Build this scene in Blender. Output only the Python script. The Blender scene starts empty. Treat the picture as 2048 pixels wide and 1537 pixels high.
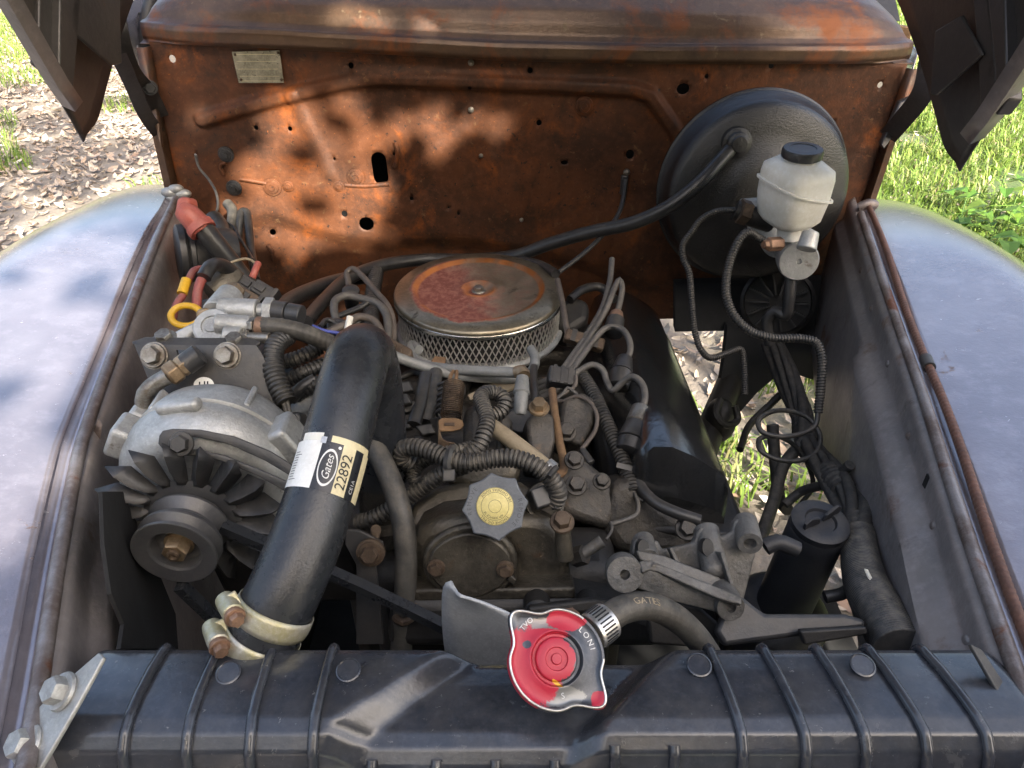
import bpy, math, random
import numpy as np
from mathutils import Vector, Matrix, geometry
random.seed(7); rng = np.random.default_rng(7)
scene = bpy.context.scene
C = scene.collection

# ------------------------------------------------------------------ camera, sky, sun, exposure
PITCH = math.radians(34.0); FPX = 1462.0; CAMZ = 1.5
cam_d = bpy.data.cameras.new('camera'); cam = bpy.data.objects.new('camera', cam_d); C.objects.link(cam)
cam_d.sensor_fit = 'HORIZONTAL'; cam_d.sensor_width = 36.0; cam_d.lens = 36.0 * FPX / 2048.0
cam_d.clip_start = 0.02; cam_d.clip_end = 500.0
cam.location = (0, 0, CAMZ); cam.rotation_euler = (math.pi / 2 - PITCH, 0, 0)
scene.camera = cam

SUN_DIR = Vector((-0.36, 0.79, -0.50)).normalized()          # the way the light travels
world = bpy.data.worlds.new('World'); scene.world = world; world.use_nodes = True
wn = world.node_tree; wn.nodes.clear()
sky = wn.nodes.new('ShaderNodeTexSky'); sky.sky_type = 'NISHITA'; sky.sun_disc = False
sky.sun_elevation = math.asin(-SUN_DIR.z); sky.sun_rotation = math.atan2(-SUN_DIR.x, -SUN_DIR.y)
sky.air_density = 1.0; sky.dust_density = 9.0; sky.ozone_density = 1.0
bg = wn.nodes.new('ShaderNodeBackground'); bg.inputs['Strength'].default_value = 0.10
wo = wn.nodes.new('ShaderNodeOutputWorld')
wn.links.new(sky.outputs[0], bg.inputs[0]); wn.links.new(bg.outputs[0], wo.inputs[0])
sd = bpy.data.lights.new('sun', 'SUN'); so = bpy.data.objects.new('sun', sd); C.objects.link(so)
sd.energy = 3.6; sd.angle = math.radians(0.53); sd.color = (1.0, 0.93, 0.82)
so.rotation_euler = SUN_DIR.to_track_quat('-Z', 'Y').to_euler(); so.location = (3, -6, 6)
vs = scene.view_settings; vs.view_transform = 'Standard'; vs.look = 'None'
vs.exposure = 2.75; vs.gamma = 1.0; vs.use_curve_mapping = False
scene.cycles.max_bounces = 6; scene.cycles.diffuse_bounces = 4; scene.cycles.glossy_bounces = 4
scene.cycles.transparent_max_bounces = 6
scene.cycles.use_denoising = True

# ------------------------------------------------------------------ pixel rays (photograph pixels, 2048 wide)
_cp, _sp = math.cos(PITCH), math.sin(PITCH)
CAM = Vector((0, 0, CAMZ))
def ray(px, py):
    x = (px - 1024.0) / FPX; v = (py - 768.5) / FPX
    return Vector((x, _cp - v * _sp, -_sp - v * _cp))
def W(px, py, t): return CAM + ray(px, py) * t                     # by depth along the view axis
def WY(px, py, y): d = ray(px, py); return CAM + d * (y / d.y)      # on the upright plane y
def WH(px, py, h): d = ray(px, py); return CAM + d * (h / d.z)      # on the level plane h below the camera
def WP(px, py, p0, n):                                              # on any plane
    d = ray(px, py); return CAM + d * ((p0 - CAM).dot(n) / d.dot(n))

# ------------------------------------------------------------------ materials
def _n(nt, t, **kw):
    n = nt.nodes.new(t)
    for k, v in kw.items():
        if k in n.inputs: n.inputs[k].default_value = v
        else: setattr(n, k, v)
    return n
def _rgb(c): return (c[0], c[1], c[2], 1.0)
def noise(nt, co, scale, detail=6.0, rough=0.6, dist=0.0):
    n = _n(nt, 'ShaderNodeTexNoise'); n.inputs['Scale'].default_value = scale; n.inputs['Detail'].default_value = detail
    n.inputs['Roughness'].default_value = rough; n.inputs['Distortion'].default_value = dist
    nt.links.new(co, n.inputs['Vector']); return n.outputs['Fac']
def ramp(nt, f, lo, hi):
    m = _n(nt, 'ShaderNodeMapRange'); m.interpolation_type = 'SMOOTHSTEP'
    m.inputs['From Min'].default_value = lo; m.inputs['From Max'].default_value = hi
    nt.links.new(f, m.inputs['Value']); return m.outputs['Result']
def mix(nt, f, a, b):
    m = _n(nt, 'ShaderNodeMix'); m.data_type = 'RGBA'; m.clamp_factor = True
    if isinstance(f, float): m.inputs[0].default_value = f
    else: nt.links.new(f, m.inputs[0])
    for s, v in ((6, a), (7, b)):
        if isinstance(v, tuple): m.inputs[s].default_value = _rgb(v)
        else: nt.links.new(v, m.inputs[s])
    return m.outputs[2]
def mth(nt, op, a, b=None):
    m = _n(nt, 'ShaderNodeMath'); m.operation = op; m.use_clamp = False
    for i, v in enumerate((a, b)):
        if v is None: continue
        if isinstance(v, (int, float)): m.inputs[i].default_value = v
        else: nt.links.new(v, m.inputs[i])
    return m.outputs[0]
def mk(name, c1, c2=None, scale=30.0, rough=0.5, metal=0.0, bump=0.15, bscale=None, spots=None, dust=0.0,
       dustcol=(0.30, 0.26, 0.20), rvar=0.15, coords='Object', spec=0.5, streak=None, coat=0.0):
    m = bpy.data.materials.new(name); m.use_nodes = True; nt = m.node_tree; nt.nodes.clear()
    out = _n(nt, 'ShaderNodeOutputMaterial'); b = _n(nt, 'ShaderNodeBsdfPrincipled'); nt.links.new(b.outputs[0], out.inputs[0])
    g = _n(nt, 'ShaderNodeNewGeometry'); co = g.outputs['Position']
    if coords == 'Object': co = _n(nt, 'ShaderNodeTexCoord').outputs['Object']
    c2 = c2 or tuple(v * 0.7 for v in c1)
    big = noise(nt, co, scale, 7.0, 0.65)
    col = mix(nt, ramp(nt, big, 0.35, 0.65), c1, c2)
    fine = noise(nt, co, scale * 9.0, 4.0, 0.7)
    col = mix(nt, mth(nt, 'MULTIPLY', ramp(nt, fine, 0.45, 0.75), 0.35), col, tuple(min(1, v * 1.5 + 0.01) for v in c1))
    rr = mth(nt, 'ADD', mth(nt, 'MULTIPLY', mth(nt, 'SUBTRACT', big, 0.5), rvar * 2), rough)
    for sp in (spots or []):
        scol, th, ssc, srough, w = sp
        f = ramp(nt, noise(nt, co, ssc, 8.0, 0.7, 0.4), th, th + w)
        col = mix(nt, f, col, scol)
        rr = mth(nt, 'ADD', rr, mth(nt, 'MULTIPLY', f, srough - rough))
    if dust > 0:
        sx = _n(nt, 'ShaderNodeSeparateXYZ'); nt.links.new(g.outputs['True Normal'], sx.inputs[0])
        up = ramp(nt, sx.outputs['Z'], -0.1, 0.95)
        dn = ramp(nt, noise(nt, co, scale * 2.3, 8.0, 0.72), 0.33, 0.7)
        f = mth(nt, 'MULTIPLY', mth(nt, 'MULTIPLY', up, dn), dust)
        col = mix(nt, f, col, dustcol)
        rr = mth(nt, 'ADD', rr, mth(nt, 'MULTIPLY', f, 0.45))
    nt.links.new(col, b.inputs['Base Color']); nt.links.new(rr, b.inputs['Roughness'])
    b.inputs['Metallic'].default_value = metal; b.inputs['Specular IOR Level'].default_value = spec
    if coat: b.inputs['Coat Weight'].default_value = coat; b.inputs['Coat Roughness'].default_value = 0.12
    if bump:
        bn = _n(nt, 'ShaderNodeBump'); bn.inputs['Strength'].default_value = bump; bn.inputs['Distance'].default_value = 0.002
        nt.links.new(noise(nt, co, bscale or scale * 6, 5.0, 0.65), bn.inputs['Height']); nt.links.new(bn.outputs[0], b.inputs['Normal'])
        if coat: nt.links.new(bn.outputs[0], b.inputs['Coat Normal'])
    return m
M = {}
DUST = (0.27, 0.235, 0.18)
RUST = (0.22, 0.07, 0.022); DRUST = (0.075, 0.032, 0.018)
M['rust_panel'] = mk('rusted_firewall_steel', (0.115, 0.042, 0.017), (0.050, 0.023, 0.013), 9.0, 0.6, 0.15, 0.35, 160,
    spots=[((0.25, 0.070, 0.014), 0.52, 11.0, 0.6, 0.22), ((0.032, 0.019, 0.013), 0.53, 5.5, 0.45, 0.16), ((0.16, 0.085, 0.040), 0.60, 45.0, 0.7, 0.10), ((0.025, 0.016, 0.013), 0.60, 110.0, 0.5, 0.06), ((0.26, 0.085, 0.02), 0.62, 200.0, 0.6, 0.06)], coords='World', spec=0.3)
M['cowl'] = mk('worn_brown_cowl_steel', (0.105, 0.062, 0.036), (0.060, 0.035, 0.024), 9.0, 0.34, 0.35, 0.25, 220,
    spots=[((0.19, 0.060, 0.016), 0.50, 9.0, 0.6, 0.18), ((0.03, 0.022, 0.018), 0.62, 14.0, 0.4, 0.1), ((0.17, 0.12, 0.07), 0.62, 40.0, 0.5, 0.08)], coords='World', rvar=0.12)
M['fender'] = mk('bare_grey_fender_steel', (0.29, 0.265, 0.285), (0.22, 0.20, 0.225), 4.0, 0.22, 0.5, 0.16, 150,
    spots=[((0.15, 0.09, 0.06), 0.645, 24.0, 0.6, 0.05), ((0.20, 0.175, 0.18), 0.60, 8.0, 0.35, 0.2), ((0.36, 0.34, 0.34), 0.64, 50.0, 0.45, 0.08), ((0.10, 0.080, 0.072), 0.655, 130.0, 0.5, 0.04)], coords='World', rvar=0.12, coat=0.7)
M['inner'] = mk('inner_fender_steel', (0.30, 0.265, 0.25), (0.20, 0.185, 0.18), 8.0, 0.42, 0.35, 0.3, 150,
    spots=[((0.16, 0.085, 0.052), 0.57, 9.0, 0.6, 0.14), ((0.15, 0.13, 0.12), 0.60, 14.0, 0.5, 0.14), ((0.40, 0.35, 0.30), 0.66, 60.0, 0.6, 0.06)], dust=0.2, dustcol=DUST, coords='World')
M['flange'] = mk('rusty_fender_bead_steel', (0.26, 0.235, 0.225), (0.14, 0.105, 0.088), 18.0, 0.42, 0.5, 0.4, 260,
    spots=[((0.15, 0.06, 0.03), 0.56, 13.0, 0.6, 0.1)], coords='World')
M['hood'] = mk('hood_underside_steel', (0.058, 0.052, 0.048), (0.038, 0.035, 0.034), 12.0, 0.38, 0.2, 0.2, 150,
    spots=[((0.11, 0.058, 0.034), 0.60, 7.0, 0.6, 0.1), ((0.035, 0.03, 0.028), 0.6, 25.0, 0.4, 0.1)], coords='World')
M['tank'] = mk('black_moulded_plastic', (0.036, 0.040, 0.050), (0.022, 0.025, 0.032), 14.0, 0.2, 0.0, 0.08, 300,
    spots=[((0.07, 0.07, 0.072), 0.60, 26.0, 0.45, 0.14), ((0.17, 0.15, 0.11), 0.70, 70.0, 0.7, 0.05), ((0.11, 0.105, 0.10), 0.64, 220.0, 0.5, 0.06)], dust=0.10, dustcol=DUST, coords='World', rvar=0.12, coat=0.4)
M['rubber'] = mk('black_hose_rubber', (0.016, 0.018, 0.022), (0.024, 0.026, 0.029), 30.0, 0.27, 0.0, 0.18, 500,
    spots=[((0.09, 0.08, 0.065), 0.66, 60.0, 0.6, 0.08)], dust=0.05, dustcol=DUST, rvar=0.2, coords='World')
M['hosegrey'] = mk('dusty_grey_rubber', (0.050, 0.048, 0.043), (0.032, 0.029, 0.025), 25.0, 0.5, 0.0, 0.2, 300, dust=0.34, dustcol=DUST,
    spots=[((0.12, 0.085, 0.05), 0.63, 30.0, 0.7, 0.1)], coords='World')
M['hosedark'] = mk('dark_rubber', (0.016, 0.016, 0.017), (0.026, 0.025, 0.024), 30.0, 0.36, 0.0, 0.15, 300, dust=0.12, dustcol=DUST, coords='World')
M['loom'] = mk('corrugated_loom_plastic', (0.034, 0.033, 0.032), (0.020, 0.0195, 0.019), 40.0, 0.42, 0.0, 0.05, 300, dust=0.55, dustcol=DUST, coords='World')
M['loomdark'] = mk('dark_loom_plastic', (0.020, 0.020, 0.020), (0.03, 0.028, 0.025), 40.0, 0.42, 0.0, 0.05, 300, dust=0.2, dustcol=DUST, coords='World')
M['tape'] = mk('black_tape_wrap', (0.022, 0.022, 0.022), (0.034, 0.031, 0.028), 40.0, 0.6, 0.0, 0.4, 200, dust=0.3, dustcol=DUST, coords='World')
M['iron'] = mk('grimy_cast_iron', (0.042, 0.038, 0.033), (0.020, 0.0185, 0.016), 24.0, 0.46, 0.15, 0.9, 130, dust=0.22, dustcol=(0.21, 0.17, 0.12),
    spots=[((0.12, 0.075, 0.040), 0.60, 30.0, 0.7, 0.1), ((0.012, 0.010, 0.008), 0.53, 24.0, 0.35, 0.1), ((0.16, 0.13, 0.09), 0.64, 110.0, 0.7, 0.06)], coords='World')
M['timing'] = mk('oily_aluminium_cover', (0.085, 0.075, 0.057), (0.034, 0.029, 0.022), 16.0, 0.36, 0.35, 0.6, 180, dust=0.16, dustcol=(0.25, 0.205, 0.14),
    spots=[((0.085, 0.045, 0.022), 0.58, 18.0, 0.6, 0.14), ((0.018, 0.015, 0.011), 0.53, 16.0, 0.3, 0.12), ((0.20, 0.16, 0.10), 0.64, 120.0, 0.6, 0.06)], coords='World')
M['alu'] = mk('weathered_cast_aluminium', (0.46, 0.46, 0.44), (0.31, 0.31, 0.295), 30.0, 0.46, 0.55, 0.4, 260,
    spots=[((0.16, 0.14, 0.11), 0.60, 22.0, 0.7, 0.1), ((0.46, 0.46, 0.43), 0.62, 120.0, 0.5, 0.06)], dust=0.12, dustcol=(0.42, 0.38, 0.3), coords='World')
M['bracket'] = mk('grey_cast_bracket', (0.135, 0.130, 0.120), (0.065, 0.062, 0.056), 26.0, 0.5, 0.35, 0.6, 240, dust=0.2, dustcol=DUST,
    spots=[((0.12, 0.085, 0.045), 0.63, 15.0, 0.7, 0.1)], coords='World')
M['bsteel'] = mk('black_painted_steel', (0.030, 0.031, 0.033), (0.045, 0.042, 0.040), 22.0, 0.42, 0.2, 0.2, 200, dust=0.14, dustcol=DUST,
    spots=[((0.09, 0.075, 0.06), 0.68, 30.0, 0.6, 0.06)], coords='World')
M['dsteel'] = mk('dark_grimy_steel', (0.016, 0.015, 0.014), (0.024, 0.022, 0.020), 22.0, 0.5, 0.2, 0.3, 200, dust=0.06, dustcol=DUST, coords='World')
M['valve'] = mk('black_enamel_valve_cover', (0.008, 0.009, 0.010), (0.013, 0.013, 0.013), 20.0, 0.13, 0.0, 0.3, 120, dust=0.04, dustcol=(0.16, 0.145, 0.12), coords='World', rvar=0.2, coat=1.0)
M['booster'] = mk('glossy_black_booster_paint', (0.010, 0.010, 0.010), (0.014, 0.013, 0.012), 26.0, 0.12, 0.0, 0.6, 380,
    spots=[((0.05, 0.040, 0.028), 0.62, 16.0, 0.4, 0.14)], coords='World', rvar=0.15, coat=0.35)
M['pulley'] = mk('worn_black_pulley_steel', (0.085, 0.085, 0.090), (0.12, 0.118, 0.115), 30.0, 0.40, 0.45, 0.15, 250, dust=0.1, dustcol=DUST, coords='World')
M['bolt'] = mk('dull_zinc_bolt', (0.30, 0.285, 0.25), (0.17, 0.14, 0.11), 60.0, 0.42, 0.8, 0.3, 300, coords='World')
M['boltrust'] = mk('rusty_brown_bolt', (0.12, 0.085, 0.055), (0.065, 0.042, 0.028), 60.0, 0.55, 0.4, 0.4, 300, coords='World')
M['brass'] = mk('tarnished_brass', (0.36, 0.27, 0.17), (0.22, 0.15, 0.085), 50.0, 0.4, 0.7, 0.25, 300, coords='World')
M['copper'] = mk('corroded_copper_nut', (0.30, 0.18, 0.115), (0.19, 0.115, 0.075), 70.0, 0.5, 0.5, 0.35, 300, coords='World')
M['chrome'] = mk('pitted_chrome', (0.78, 0.77, 0.72), (0.58, 0.55, 0.48), 30.0, 0.2, 0.95, 0.12, 200,
    spots=[((0.14, 0.10, 0.06), 0.60, 24.0, 0.6, 0.12)], coords='World')
M['wiremesh'] = mk('bright_expanded_metal', (0.82, 0.80, 0.75), (0.60, 0.56, 0.50), 60.0, 0.35, 0.7, 0.1, 300, coords='World')
M['clamp'] = mk('dull_clamp_steel', (0.50, 0.48, 0.42), (0.42, 0.38, 0.22), 40.0, 0.45, 0.6, 0.2, 300, coords='World')
M['clampbright'] = mk('bright_clamp_steel', (0.62, 0.61, 0.58), (0.48, 0.46, 0.42), 60.0, 0.32, 0.85, 0.1, 300, coords='World')
M['filter'] = mk('dark_filter_paper', (0.020, 0.019, 0.018), (0.03, 0.028, 0.026), 60.0, 0.9, 0.0, 0.3, 300, coords='World')
M['whiteplastic'] = mk('translucent_white_plastic', (0.78, 0.76, 0.68), (0.70, 0.67, 0.57), 18.0, 0.42, 0.0, 0.06, 200,
    spots=[((0.48, 0.42, 0.30), 0.62, 18.0, 0.5, 0.14)], coords='World')
M['capblack'] = mk('black_cap_plastic', (0.022, 0.024, 0.027), (0.030, 0.031, 0.033), 40.0, 0.36, 0.0, 0.1, 200, dust=0.15, dustcol=DUST, coords='World')
M['capgrey'] = mk('grey_oil_cap_plastic', (0.105, 0.115, 0.128), (0.082, 0.090, 0.102), 40.0, 0.5, 0.0, 0.2, 300, dust=0.15, dustcol=(0.25, 0.24, 0.22), coords='World')
M['capmark'] = mk('shallow_cap_lettering', (0.055, 0.060, 0.068), None, 40.0, 0.55, 0.0, 0.0, coords='World')
M['yellowlabel'] = mk('aged_yellow_label', (0.66, 0.56, 0.22), (0.56, 0.47, 0.17), 60.0, 0.45, 0.0, 0.1, 200, spots=[((0.36, 0.29, 0.12), 0.66, 120.0, 0.5, 0.05)], coords='World')
M['creamlabel'] = mk('cream_label_paper', (0.66, 0.58, 0.36), (0.58, 0.50, 0.30), 40.0, 0.4, 0.0, 0.03, 200, coords='World')
M['whitelabel'] = mk('white_label_paper', (0.80, 0.79, 0.74), (0.72, 0.71, 0.66), 40.0, 0.35, 0.0, 0.03, 200, coords='World')
M['blacklabel'] = mk('black_label_print', (0.014, 0.015, 0.019), None, 40.0, 0.3, 0.0, 0.03, 200, coords='World')
M['ink'] = mk('black_ink', (0.015, 0.015, 0.015), None, 40.0, 0.5, 0.0, 0.0, coords='World')
M['white'] = mk('white_print', (0.78, 0.77, 0.74), None, 40.0, 0.45, 0.0, 0.0, coords='World')
M['yellow'] = mk('yellow_plastic', (0.62, 0.36, 0.02), (0.52, 0.30, 0.02), 80.0, 0.4, 0.0, 0.1, 200, spots=[((0.05, 0.04, 0.02), 0.66, 90.0, 0.5, 0.03)], coords='World')
M['redrubber'] = mk('faded_red_rubber', (0.40, 0.095, 0.065), (0.31, 0.075, 0.055), 40.0, 0.42, 0.0, 0.1, 200, dust=0.15, dustcol=(0.4, 0.3, 0.25), coords='World')
M['redwire'] = mk('dusty_red_wire', (0.26, 0.055, 0.045), (0.18, 0.045, 0.04), 40.0, 0.5, 0.0, 0.1, 200, dust=0.25, dustcol=DUST, coords='World')
M['bluewire'] = mk('blue_wire', (0.05, 0.07, 0.30), None, 40.0, 0.45, 0.0, 0.0, coords='World')
M['greywire'] = mk('grey_plug_wire', (0.075, 0.070, 0.064), (0.05, 0.046, 0.042), 40.0, 0.5, 0.0, 0.1, 200, dust=0.3, dustcol=DUST, coords='World')
M['tanwire'] = mk('tan_wire', (0.105, 0.085, 0.068), (0.065, 0.052, 0.042), 40.0, 0.55, 0.0, 0.1, 200, coords='World')
M['tanhose'] = mk('tan_dusty_hose', (0.29, 0.235, 0.155), (0.20, 0.155, 0.095), 26.0, 0.65, 0.0, 0.3, 200, coords='World')
M['rustpipe'] = mk('rusty_steel_pipe', (0.21, 0.125, 0.06), (0.13, 0.075, 0.04), 30.0, 0.6, 0.3, 0.4, 300, coords='World')
M['rustcable'] = mk('rust_brown_cable', (0.125, 0.058, 0.036), (0.085, 0.042, 0.028), 50.0, 0.6, 0.1, 0.3, 300, coords='World')
M['silverhose'] = mk('silver_grey_vacuum_hose', (0.20, 0.205, 0.20), (0.14, 0.145, 0.14), 30.0, 0.4, 0.0, 0.1, 200, dust=0.2, dustcol=DUST, coords='World')
M['fan'] = mk('grey_painted_fan_steel', (0.56, 0.57, 0.57), (0.44, 0.45, 0.455), 40.0, 0.5, 0.3, 0.3, 400, dust=0.12, dustcol=DUST, coords='World')
M['plate'] = mk('etched_data_plate', (0.36, 0.33, 0.24), (0.20, 0.185, 0.13), 40.0, 0.45, 0.5, 0.3, 200,
    spots=[((0.07, 0.062, 0.045), 0.58, 140.0, 0.6, 0.08)], coords='World')
M['reservoir'] = mk('matt_black_reservoir', (0.017, 0.018, 0.022), (0.024, 0.025, 0.028), 30.0, 0.5, 0.0, 0.12, 250, dust=0.12, dustcol=DUST, coords='World')
M['dark'] = mk('dark_interior_and_shade', (0.012, 0.012, 0.012), None, 10.0, 0.9, 0.0, 0.0, coords='World')  # near-black for the cab interior and for sheets standing in for shade
# ------------------------------------------------------------------ mesh helpers
ORG = {}                                                             # world origin of every object (only translations are used)
def frame(o, z, x=None):
    z = Vector(z).normalized(); x = Vector(x) if x is not None else (Vector((1, 0, 0)) if abs(z.x) < 0.9 else Vector((0, 1, 0)))
    x = (x - z * x.dot(z)).normalized(); y = z.cross(x)
    m = Matrix((x, y, z)).transposed().to_4x4(); m.translation = Vector(o); return m
def smooth_path(pts, step):
    P = [Vector(p) for p in pts]
    if len(P) == 2: n = max(2, int((P[1] - P[0]).length / step) + 1); return [P[0].lerp(P[1], i / n) for i in range(n + 1)]
    P = [P[0] * 2 - P[1]] + P + [P[-1] * 2 - P[-2]]; out = []
    for i in range(1, len(P) - 2):
        a, b, c, d = P[i - 1:i + 3]; n = max(2, int((c - b).length / step))
        ta = [0.0]
        for u, w in ((a, b), (b, c), (c, d)): ta.append(ta[-1] + max(1e-5, math.sqrt((w - u).length)))
        for k in range(n):
            t = ta[1] + (ta[2] - ta[1]) * k / n
            l = lambda p, q, t0, t1: p * ((t1 - t) / (t1 - t0)) + q * ((t - t0) / (t1 - t0))
            A1, A2, A3 = l(a, b, ta[0], ta[1]), l(b, c, ta[1], ta[2]), l(c, d, ta[2], ta[3])
            B1, B2 = l(A1, A2, ta[0], ta[2]), l(A2, A3, ta[1], ta[3])
            out.append(l(B1, B2, ta[1], ta[2]))
    out.append(P[-2]); return out
def frames_along(path):
    T = []
    for i in range(len(path)):
        d = path[min(i + 1, len(path) - 1)] - path[max(i - 1, 0)]; T.append(d.normalized() if d.length > 1e-9 else Vector((0, 0, 1)))
    n = T[0].orthogonal().normalized(); N = []
    for t in T:
        n = (n - t * n.dot(t)); n = n.normalized() if n.length > 1e-6 else t.orthogonal().normalized(); N.append(n.copy())
    return T, N
class MB:
    def __init__(s): s.v = []; s.f = []
    def add(s, v, f):
        b = len(s.v); s.v += [tuple(p) for p in v]; s.f += [tuple(i + b for i in q) for q in f]; return s
    def loft(s, rings, closed=True, caps=True):
        n = len(rings[0]); v = [p for r in rings for p in r]; f = []
        for i in range(len(rings) - 1):
            for j in range(n if closed else n - 1):
                k = (j + 1) % n; f.append((i * n + j, i * n + k, (i + 1) * n + k, (i + 1) * n + j))
        if caps and closed: f.append(tuple(range(n - 1, -1, -1))); f.append(tuple(range((len(rings) - 1) * n, len(rings) * n)))
        return s.add(v, f)
    def tube(s, pts, r, n=12, corr=None, step=None, caps=True, flat=None):
        rad = r if isinstance(r, (int, float)) else None
        r0 = rad or (sum(r) / len(r)); step = step or max(0.004, r0 * 0.7)
        if corr: step = corr[0] / 6.0
        path = smooth_path(pts, step)
        if corr:                                                     # even arc length for the ridges
            L = [0.0]
            for a, b in zip(path, path[1:]): L.append(L[-1] + (b - a).length)
            m = max(8, int(L[-1] / step)); A = np.array([tuple(p) for p in path]); q = np.linspace(0, L[-1], m)
            path = [Vector((np.interp(x, L, A[:, 0]), np.interp(x, L, A[:, 1]), np.interp(x, L, A[:, 2]))) for x in q]
        T, N = frames_along(path); rings = []; K = len(path); arc = 0.0
        for i, (p, t, nn) in enumerate(zip(path, T, N)):
            if i: arc += (p - path[i - 1]).length
            u = i / max(1, K - 1); bb = t.cross(nn)
            if rad is None: x = u * (len(r) - 1); a = min(int(x), len(r) - 2); ri = r[a] + (r[a + 1] - r[a]) * (x - a)
            else: ri = rad
            ring = []
            for j in range(n):
                th = 2 * math.pi * j / n; rr = ri
                if corr:
                    ph = arc / corr[0] - (th / (2 * math.pi) if len(corr) > 2 and corr[2] else 0.0)
                    rr = ri * (1 - corr[1] * (1.0 if (ph % 1.0) > 0.62 else 0.0)) if not (len(corr) > 2 and corr[2]) else ri * (1 - corr[1] * (0.5 + 0.5 * math.cos(2 * math.pi * ph)))
                ring.append(p + nn * (math.cos(th) * rr) + bb * (math.sin(th) * rr))
            rings.append(ring)
        return s.loft(rings, True, caps)
    def lathe(s, m, prof, n=32, a0=0.0, a1=2 * math.pi, rfun=None, caps=True):
        full = abs(a1 - a0 - 2 * math.pi) < 1e-6; k = n if full else n + 1; rings = []
        for r, z in prof:
            ring = []
            for j in range(k):
                th = a0 + (a1 - a0) * j / n; rr = r * (rfun(th) if rfun else 1)
                ring.append(m @ Vector((rr * math.cos(th), rr * math.sin(th), z)))
            rings.append(ring)
        v = [p for r in rings for p in r]; f = []
        for i in range(len(rings) - 1):
            for j in range(k if full else k - 1):
                q = (j + 1) % k; f.append((i * k + j, i * k + q, (i + 1) * k + q, (i + 1) * k + j))
        if full and caps:
            if prof[0][0] > 1e-4: f.append(tuple(range(k - 1, -1, -1)))
            if prof[-1][0] > 1e-4: f.append(tuple(range((len(rings) - 1) * k, len(rings) * k)))
        return s.add(v, f)
    def cyl(s, a, b, r0, r1=None, n=20):
        a, b = Vector(a), Vector(b); r1 = r0 if r1 is None else r1
        return s.lathe(frame(a, b - a), [(r0, 0), (r1, (b - a).length)], n)
    def prism(s, m, outline, z0, z1):
        a = [m @ Vector((x, y, z0)) for x, y in outline]; b = [m @ Vector((x, y, z1)) for x, y in outline]
        return s.loft([a, b], True, True)
    def box(s, m, sx, sy, sz):
        return s.prism(m, [(-sx / 2, -sy / 2), (sx / 2, -sy / 2), (sx / 2, sy / 2), (-sx / 2, sy / 2)], -sz / 2, sz / 2)
    def slab(s, pts, n, th):                                          # pts world loop on a plane, thickness th along n
        n = Vector(n).normalized(); return s.loft([[Vector(p) for p in pts], [Vector(p) + n * th for p in pts]], True, True)
    def grid(s, fn, nu, nv, closed_u=False):
        v = [fn(i / nu, j / nv) for j in range(nv + 1) for i in range(nu + 1)]
        f = [(j * (nu + 1) + i, j * (nu + 1) + i + 1, (j + 1) * (nu + 1) + i + 1, (j + 1) * (nu + 1) + i) for j in range(nv) for i in range(nu)]
        return s.add(v, f)
    def ball(s, c, r, n=14, sq=(1, 1, 1)):
        m = Matrix.Translation(Vector(c)) @ Matrix.Diagonal((sq[0], sq[1], sq[2], 1))
        return s.lathe(m, [(r * math.sin(math.pi * i / n), -r * math.cos(math.pi * i / n)) for i in range(n + 1)], n * 2)
    def hexbolt(s, p, ax, r=0.008, h=0.006, washer=True, rot=0.0):
        m = frame(p, ax) @ Matrix.Rotation(rot, 4, 'Z')
        if washer: s.lathe(m, [(r * 1.35, 0), (r * 1.4, h * 0.12), (r * 1.3, h * 0.28), (r * 0.9, h * 0.3)], 20)
        s.lathe(m, [(r, h * 0.25), (r, h * 0.85), (r * 0.88, h), (0, h)], 6)
        return s
    def build(s, name, mat, parent=None, bevel=0.0, ang=38, seg=2, smooth=True, solid=0.0, weld=False):
        return link_mesh(name, s.v, s.f, mat, parent, bevel, ang, seg, smooth, solid, weld)
def link_mesh(name, v, f, mat, parent=None, bevel=0.0, ang=38, seg=2, smooth=True, solid=0.0, weld=False):
    A = np.array(v, dtype=float); c = Vector(((A.min(0) + A.max(0)) / 2).tolist())
    me = bpy.data.meshes.new(name); me.from_pydata((A - np.array(c)).tolist(), [], f); me.validate()
    me.polygons.foreach_set('use_smooth', [smooth] * len(me.polygons))
    if smooth: me.set_sharp_from_angle(angle=math.radians(ang))
    o = bpy.data.objects.new(name, me); C.objects.link(o)
    if mat is not None: me.materials.append(M[mat] if isinstance(mat, str) else mat)
    if parent is not None: o.parent = parent; o.location = c - ORG[parent.name]
    else: o.location = c
    ORG[o.name] = c
    if weld:
        w = o.modifiers.new('weld', 'WELD'); w.merge_threshold = 1e-5
    if solid:
        m = o.modifiers.new('thickness', 'SOLIDIFY'); m.thickness = solid; m.offset = -1
    if bevel:
        m = o.modifiers.new('edges', 'BEVEL'); m.width = bevel; m.segments = seg; m.limit_method = 'ANGLE'; m.angle_limit = math.radians(40)
    return o
def tag(o, label, cat, group=None, kind=None):
    o['label'] = label; o['category'] = cat
    if group: o['group'] = group
    if kind: o['kind'] = kind
    return o
def thing(name, label, cat, loc, group=None):
    o = bpy.data.objects.new(name, None); C.objects.link(o); o.location = loc; o.empty_display_size = 0.02
    ORG[o.name] = Vector(loc); return tag(o, label, cat, group)
def structure(o): o['kind'] = 'structure'; return o
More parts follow.
